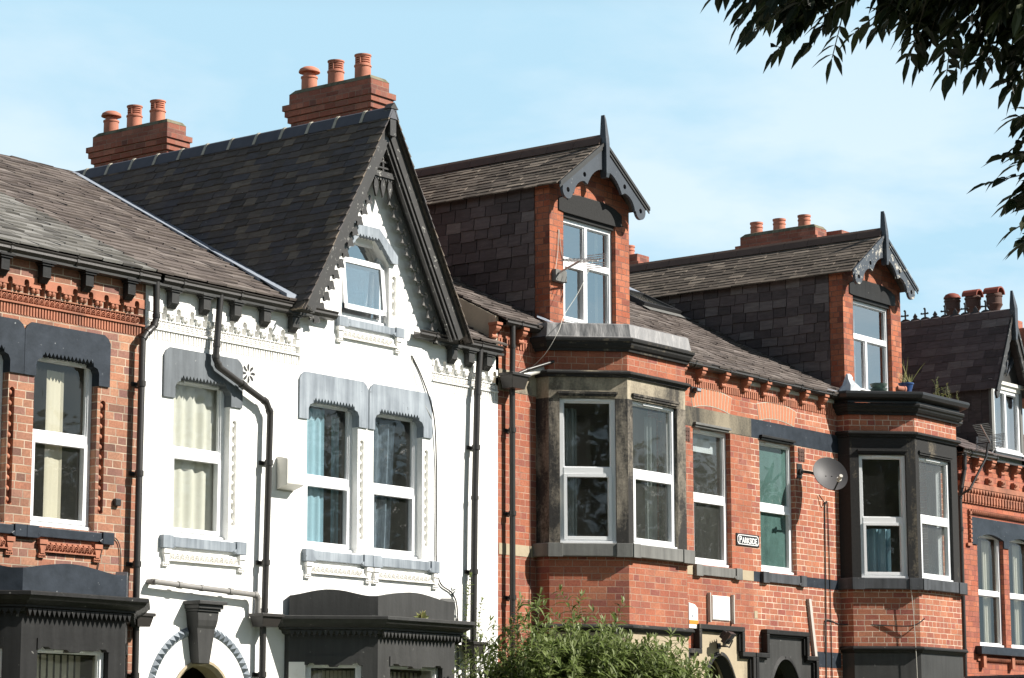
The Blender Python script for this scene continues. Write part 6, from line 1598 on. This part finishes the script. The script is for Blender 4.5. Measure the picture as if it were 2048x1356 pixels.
# ------------------------------------------------------------------ shrubs and trees
def shrub(name, label, cat, base, stems, mat, leaf_len, leaf_w, seed, group=None):
    """arching stems carrying pairs of long drooping leaves"""
    rnd = random.Random(seed); t = thing(name, label, cat, base, group); g = MB(); st = MB()
    for (root, tip, nside) in stems:
        root, tip = Vector(root), Vector(tip); L_ = (tip - root).length
        mid = root.lerp(tip, 0.55) + Vector((rnd.uniform(-.15, .15), rnd.uniform(-.15, .15), L_ * 0.14))
        def Q(k): return root * (1 - k) ** 2 + mid * 2 * k * (1 - k) + tip * k * k
        st.tube([tuple(Q(k / 8)) for k in range(9)], 0.012, 5, r1=0.003)
        def leaves(Qf, n, k0, sc):
            for i in range(n):
                k = k0 + (1 - k0) * (i + 0.5) / n; p = Qf(k); dd = (Qf(min(1, k + 0.04)) - Qf(k - 0.04)).normalized()
                a = rnd.uniform(0, 6.28) if i % 2 == 0 else a + math.pi / 2
                x = dd.orthogonal().normalized(); y = dd.cross(x)
                for sg in (0, math.pi):
                    v = x * math.cos(a + sg) + y * math.sin(a + sg)
                    ln = leaf_len * sc * (1.15 - 0.55 * k) * rnd.uniform(0.55, 1.3)
                    g.cur = min(1, max(0, rnd.gauss(0.45, 0.22)))
                    g.leaf(p, v * 0.8 + dd * 0.55 + Vector((0, 0, 0.1)), (0, 0, 1), ln, leaf_w * ln / leaf_len, 0.18, 0.42)
            for i in range(3):
                v = Vector((rnd.uniform(-.5, .5), rnd.uniform(-.5, .5), 0.9)); g.cur = rnd.uniform(0.6, 1); g.leaf(Qf(1.0), v, (0, -1, 0), leaf_len * 0.45 * sc, leaf_w * 0.5, 0.2, 0.1)
        leaves(Q, int(L_ / 0.075), 0.25, 1.0)
        for j in range(nside):
            k = rnd.uniform(0.3, 0.9); p0 = Q(k); d_ = Vector((rnd.uniform(-1, 1), rnd.uniform(-1, 1), rnd.uniform(0.1, 0.9))).normalized(); l2 = rnd.uniform(0.25, 0.6)
            p2 = p0 + d_ * l2; pm = p0 + d_ * l2 * 0.5 + Vector((0, 0, 0.06))
            def Q2(q, p0=p0, pm=pm, p2=p2): return p0 * (1 - q) ** 2 + pm * 2 * q * (1 - q) + p2 * q * q
            st.tube([tuple(Q2(q / 4)) for q in range(5)], 0.006, 4, r1=0.002)
            leaves(Q2, int(l2 / 0.075) + 1, 0.1, 0.8)
    g.build('foliage', mat, t); st.build('stems', 'stem', t)
    return t
rnd = random.Random(21); stems = []
tops = [(22.95, 3.10), (23.0, 3.22), (23.12, 3.36), (23.3, 3.55), (23.5, 3.68), (23.8, 3.42), (24.15, 3.20), (24.5, 3.72), (24.75, 3.30), (25.1, 3.45), (25.5, 3.08), (25.85, 3.32), (26.2, 3.10), (26.5, 3.02), (26.7, 2.85)]
for x, z in tops:
    y = -2.3 + rnd.uniform(-.25, .25); stems.append(((x + rnd.uniform(-.5, .5), y, 1.1), (x, y - 0.05, z), 6))
for i in range(290):
    x = rnd.uniform(22.95, 26.55); e = 2.45 + 0.80 * math.sin(math.pi * min(1, max(0, (x - 21.9) / 5.2))) ** 0.7
    y = -2.3 + rnd.uniform(-.6, .7); z = e - abs(rnd.gauss(0, 0.38)); stems.append(((x + rnd.uniform(-.6, .6), y * 0.5 - 1.15, 0.7), (x, y, max(1.5, z)), 7))
shrub('shrub', 'bushy green buddleia with long drooping leaves in front of the sandstone bay', 'shrub', (24.6, -2.3, -0.02), stems, 'leaf_shrub', 0.27, 0.066, 5)
stems = [((24.95, -0.25, 1.0), (24.92, -0.2, 4.08), 3), ((25.2, -0.25, 1.0), (25.05, -0.28, 3.78), 3), ((24.9, -0.3, 1.0), (25.32, -0.25, 3.45), 4)]
shrub('climbing_plant', 'sparse leafy climber beside the downpipe at the white house corner', 'climbing plant', (25.0, -0.25, -0.02), stems, 'leaf_shrub', 0.15, 0.05, 8)
stems = [((25.6, -0.5, 1.0), (25.62, -0.4, 3.72), 6), ((25.7, -0.5, 1.0), (25.80, -0.45, 3.60), 5), ((25.5, -0.5, 1.0), (25.5, -0.42, 3.55), 5)]
shrub('climbing_plant', 'reddish-leaved climber behind the shrub on the red brick corner', 'climbing plant', (25.6, -0.5, -0.02), stems, 'leaf_red', 0.14, 0.05, 12)
stems = [((23.75, -1.25, 0.6), (23.72, -1.12, 3.02), 3), ((23.8, -1.25, 0.6), (23.86, -1.1, 2.85), 3)]
shrub('climbing_plant', 'thin leafy shoots against the front window of the dark grey bay', 'climbing plant', (23.8, -1.25, -0.02), stems, 'leaf_shrub', 0.12, 0.04, 15)

# street tree close to the viewpoint: its lowest branches hang into the top right corner
rnd = random.Random(11)
tree = thing('street_tree', 'dark ash tree close to the viewpoint with low hanging leafy branches', 'tree', (13.2, -17.6, -0.1))
tr = MB(); tr.tube([(13.2, -17.6, -0.1), (13.15, -17.55, 2.0), (13.0, -17.5, 4.2), (12.7, -17.4, 6.2), (12.4, -17.3, 8.4)], 0.24, 12, r1=0.10)
for q in ((10.6, -16.4, 7.6), (11.0, -15.2, 7.2), (13.9, -15.6, 8.0), (11.0, -18.8, 8.4), (14.2, -18.9, 8.3), (9.9, -16.6, 6.0)):
    a = Vector((12.8, -17.45, 5.2 + 0.3 * rnd.random())); b_ = Vector(q); tr.tube([tuple(a), tuple(a.lerp(b_, 0.5) + Vector((0, 0, 0.35))), tuple(b_)], 0.085, 7, r1=0.02)
tr.build('trunk', 'bark', tree, smooth=True)
lv, tw = MB(), MB()
def ashspray(p0, p1, n, sag=0.12):
    p0, p1 = Vector(p0), Vector(p1); mid = p0.lerp(p1, 0.5) + Vector((0, 0, sag * (p1 - p0).length))
    Q = lambda k: p0 * (1 - k) ** 2 + mid * 2 * k * (1 - k) + p1 * k * k
    tw.tube([tuple(Q(k / 6)) for k in range(7)], 0.006, 4, r1=0.002)
    for i in range(n):                      # compound leaves along the twig
        k = 0.15 + 0.85 * (i + rnd.random() * 0.5) / n; b0 = Q(min(1, k)); dd = (Q(1.0) - Q(0.6)).normalized()
        ang = rnd.uniform(-1.1, 1.1); sd = Vector((dd.x * math.cos(ang) - dd.y * math.sin(ang) - 0.25, dd.x * math.sin(ang) + dd.y * math.cos(ang) + 0.35, dd.z * 0.5 - rnd.uniform(-0.2, 0.45))).normalized()
        rl = rnd.uniform(0.13, 0.22); e0 = b0 + sd * rl + Vector((0, 0, -0.03))
        tw.tube([tuple(b0), tuple(e0)], 0.0022, 4)
        side = sd.cross(Vector((rnd.uniform(-.6, .6), rnd.uniform(-.6, .6), 1))).normalized()
        for j in range(4):
            q = b0.lerp(e0, 0.25 + 0.22 * j)
            for sg in (-1, 1):
                lv.cur = rnd.random(); ln = rnd.uniform(0.055, 0.098)
                lv.leaf(q, side * sg * 0.85 + sd * 0.7 + Vector((0, 0, rnd.uniform(-0.5, 0.3))), (rnd.uniform(-.7, .7), rnd.uniform(-.7, .7), 1), ln, ln * rnd.uniform(0.40, 0.60), 0.12, 0.25)
        lv.cur = rnd.random(); lv.leaf(e0, sd + Vector((0, 0, -0.2)), (rnd.uniform(-.5, .5), rnd.uniform(-.5, .5), 1), 0.095, 0.038, 0.12, 0.2)
# the visible fringe, hanging some ten metres ahead of the viewpoint
O = Vector((8.06, -14.80, 4.64)); EX = Vector((0.61, -1.04, -0.05)); EZ = Vector((0.09, 0.06, -0.375)); ED = Vector((0.79, 0.61, 0.15))
def S(a, b_, c=0.0): return O + EX * a + EZ * b_ + ED * c      # a: 0..1 along the fringe, b: how far it hangs down
fringe = [((0.24, -0.9), (0.035, -0.12), 6), ((0.26, -0.9), (0.10, 0.02), 6), ((0.30, -0.9), (0.13, 0.22), 7), ((0.33, -0.9), (0.19, 0.22), 7), ((0.36, -0.9), (0.25, 0.32), 7), ((0.42, -0.8), (0.31, 0.18), 7), ((0.44, -0.7), (0.36, 0.34), 7), ((0.42, -0.8), (0.39, 0.08), 6), ((0.30, -1.0), (0.22, -0.05), 7), ((0.36, -1.0), (0.30, -0.05), 7), ((0.46, -1.0), (0.44, -0.15), 6),
          ((0.62, -0.8), (0.47, 0.28), 7), ((0.66, -0.7), (0.55, 0.36), 8), ((0.70, -0.7), (0.60, 0.42), 8), ((0.74, -0.7), (0.66, 0.50), 8), ((0.80, -0.7), (0.73, 0.50), 8), ((0.86, -0.6), (0.80, 0.44), 8), ((0.92, -0.6), (0.87, 0.60), 8), ((0.98, -0.5), (0.93, 0.70), 8), ((1.06, -0.4), (1.00, 0.58), 8), ((0.62, -0.9), (0.52, 0.05), 7)]
fringe = [((a[0] + 0.1, a[1] - 0.2), (b_[0] + (0.05 if b_[0] < 0.45 else 0.10), b_[1] - (0.13 if b_[0] < 0.45 else 0.16)), n + (1 if b_[0] < 0.45 else 0)) for a, b_, n in fringe]
for a, b_, n in fringe: ashspray(S(*a, rnd.uniform(-.2, .2)), S(*b_, rnd.uniform(-.2, .2)), n)
for i in range(88):
    a = rnd.uniform(0.60, 1.25); lo = -0.25 + 0.42 * min(1, (a - 0.5) / 0.35); b1 = rnd.uniform(-1.1, lo); c = rnd.uniform(-0.5, 0.5)
    ashspray(S(a + rnd.uniform(-.02, .12), b1 - 0.7, c), S(a, b1, c), 4)
for i in range(16):
    a = rnd.uniform(0.24, 0.48); b1 = rnd.uniform(-1.2, -0.3); ashspray(S(a + 0.08, b1 - 0.6), S(a, b1), 4)
for a, b_, n in (((1.14, 0.8), (1.0, 1.12), 4), ((1.14, 0.9), (1.01, 1.25), 4), ((1.16, 1.45), (0.96, 1.56), 5), ((1.16, 1.5), (0.935, 1.80), 6), ((1.16, 1.6), (0.97, 1.92), 4), ((1.14, 1.85), (1.0, 2.10), 4), ((1.14, 2.0), (1.005, 2.34), 3)):
    ashspray(S(a[0] + 0.07, a[1] - 0.1), S(b_[0] + 0.075, b_[1] - 0.12), n, 0.06)
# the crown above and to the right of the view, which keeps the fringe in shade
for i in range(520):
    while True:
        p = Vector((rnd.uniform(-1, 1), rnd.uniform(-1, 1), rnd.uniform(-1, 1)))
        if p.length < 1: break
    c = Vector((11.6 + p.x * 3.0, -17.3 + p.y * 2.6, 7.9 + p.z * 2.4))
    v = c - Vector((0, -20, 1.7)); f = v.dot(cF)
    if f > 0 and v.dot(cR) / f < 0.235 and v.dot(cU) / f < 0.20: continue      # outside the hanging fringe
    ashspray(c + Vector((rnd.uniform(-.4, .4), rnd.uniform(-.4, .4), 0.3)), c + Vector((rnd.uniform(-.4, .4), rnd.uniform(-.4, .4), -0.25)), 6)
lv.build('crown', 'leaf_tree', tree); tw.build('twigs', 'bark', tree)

# park trees across the street, for window reflections; many copies added to block low sky
def park_tree(x, y, h_, r_, seed):
    rnd = random.Random(seed); t = thing('park_tree', 'leafy park tree across the road, out of view, for window reflections and blocking low sky', 'tree', (x, y, -0.16), 'park trees across the road'); tr, lf = MB(), MB()
    tr.tube([(x, y, -0.2), (x + 0.2, y, h_ * 0.35), (x, y + 0.2, h_ * 0.75)], 0.35, 8, r1=0.1); tr.build('trunk', 'bark', t, smooth=True)
    cl = [(Vector((x, y, h_ * 0.62)) + Vector((rnd.uniform(-1, 1) * r_ * 0.75, rnd.uniform(-1, 1) * r_ * 0.75, rnd.uniform(-0.8, 0.85) * h_ * 0.36)), rnd.uniform(0.25, 0.5) * r_) for _ in range(30)]
    for c, q in cl:
        for i in range(260):
            d_ = Vector((rnd.gauss(0, 1), rnd.gauss(0, 1), rnd.gauss(0, 1))).normalized() * q * rnd.random() ** 0.4
            lf.cur = rnd.random(); lf.leaf(c + d_, (rnd.uniform(-1, 1), rnd.uniform(-1, 1), rnd.uniform(-1, .3)), (rnd.uniform(-1, 1), rnd.uniform(-1, 1), 1), rnd.uniform(0.2, 0.38), 0.17, 0.1)
    lf.build('crown', 'leaf_park', t)
    return t
protos = [park_tree(44, -27, 10.5, 4.2, 40), park_tree(52, -29, 11.5, 4.6, 41), park_tree(61, -30, 12.5, 5.0, 42)]
for i, (x, y, k) in enumerate([(70, -33, 1.12), (80, -34, 1.2), (36, -31, 0.95), (92, -42, 1.4), (60, -41, 1.2), (25, -34, 0.92), (-14, -38, 1.35), (-24, -48, 1.6), (-6, -44, 1.45), (-32, -62, 1.75), (48, -38, 1.15), (-45, -42, 1.7), (-58, -36, 1.6), (8, -42, 1.5), (-34, -40, 1.65), (-70, -30, 1.6), (16, -48, 1.7), (-2, -60, 2.0), (-80, -14, 1.5)]):
    p = protos[i % 3]; c = p.copy(); COL.objects.link(c); c.location = (x, y, -0.16); c.scale = (k, k, k); c.rotation_euler = (0, 0, 1.3 * i)
    for ch in p.children: q = ch.copy(); COL.objects.link(q); q.parent = c
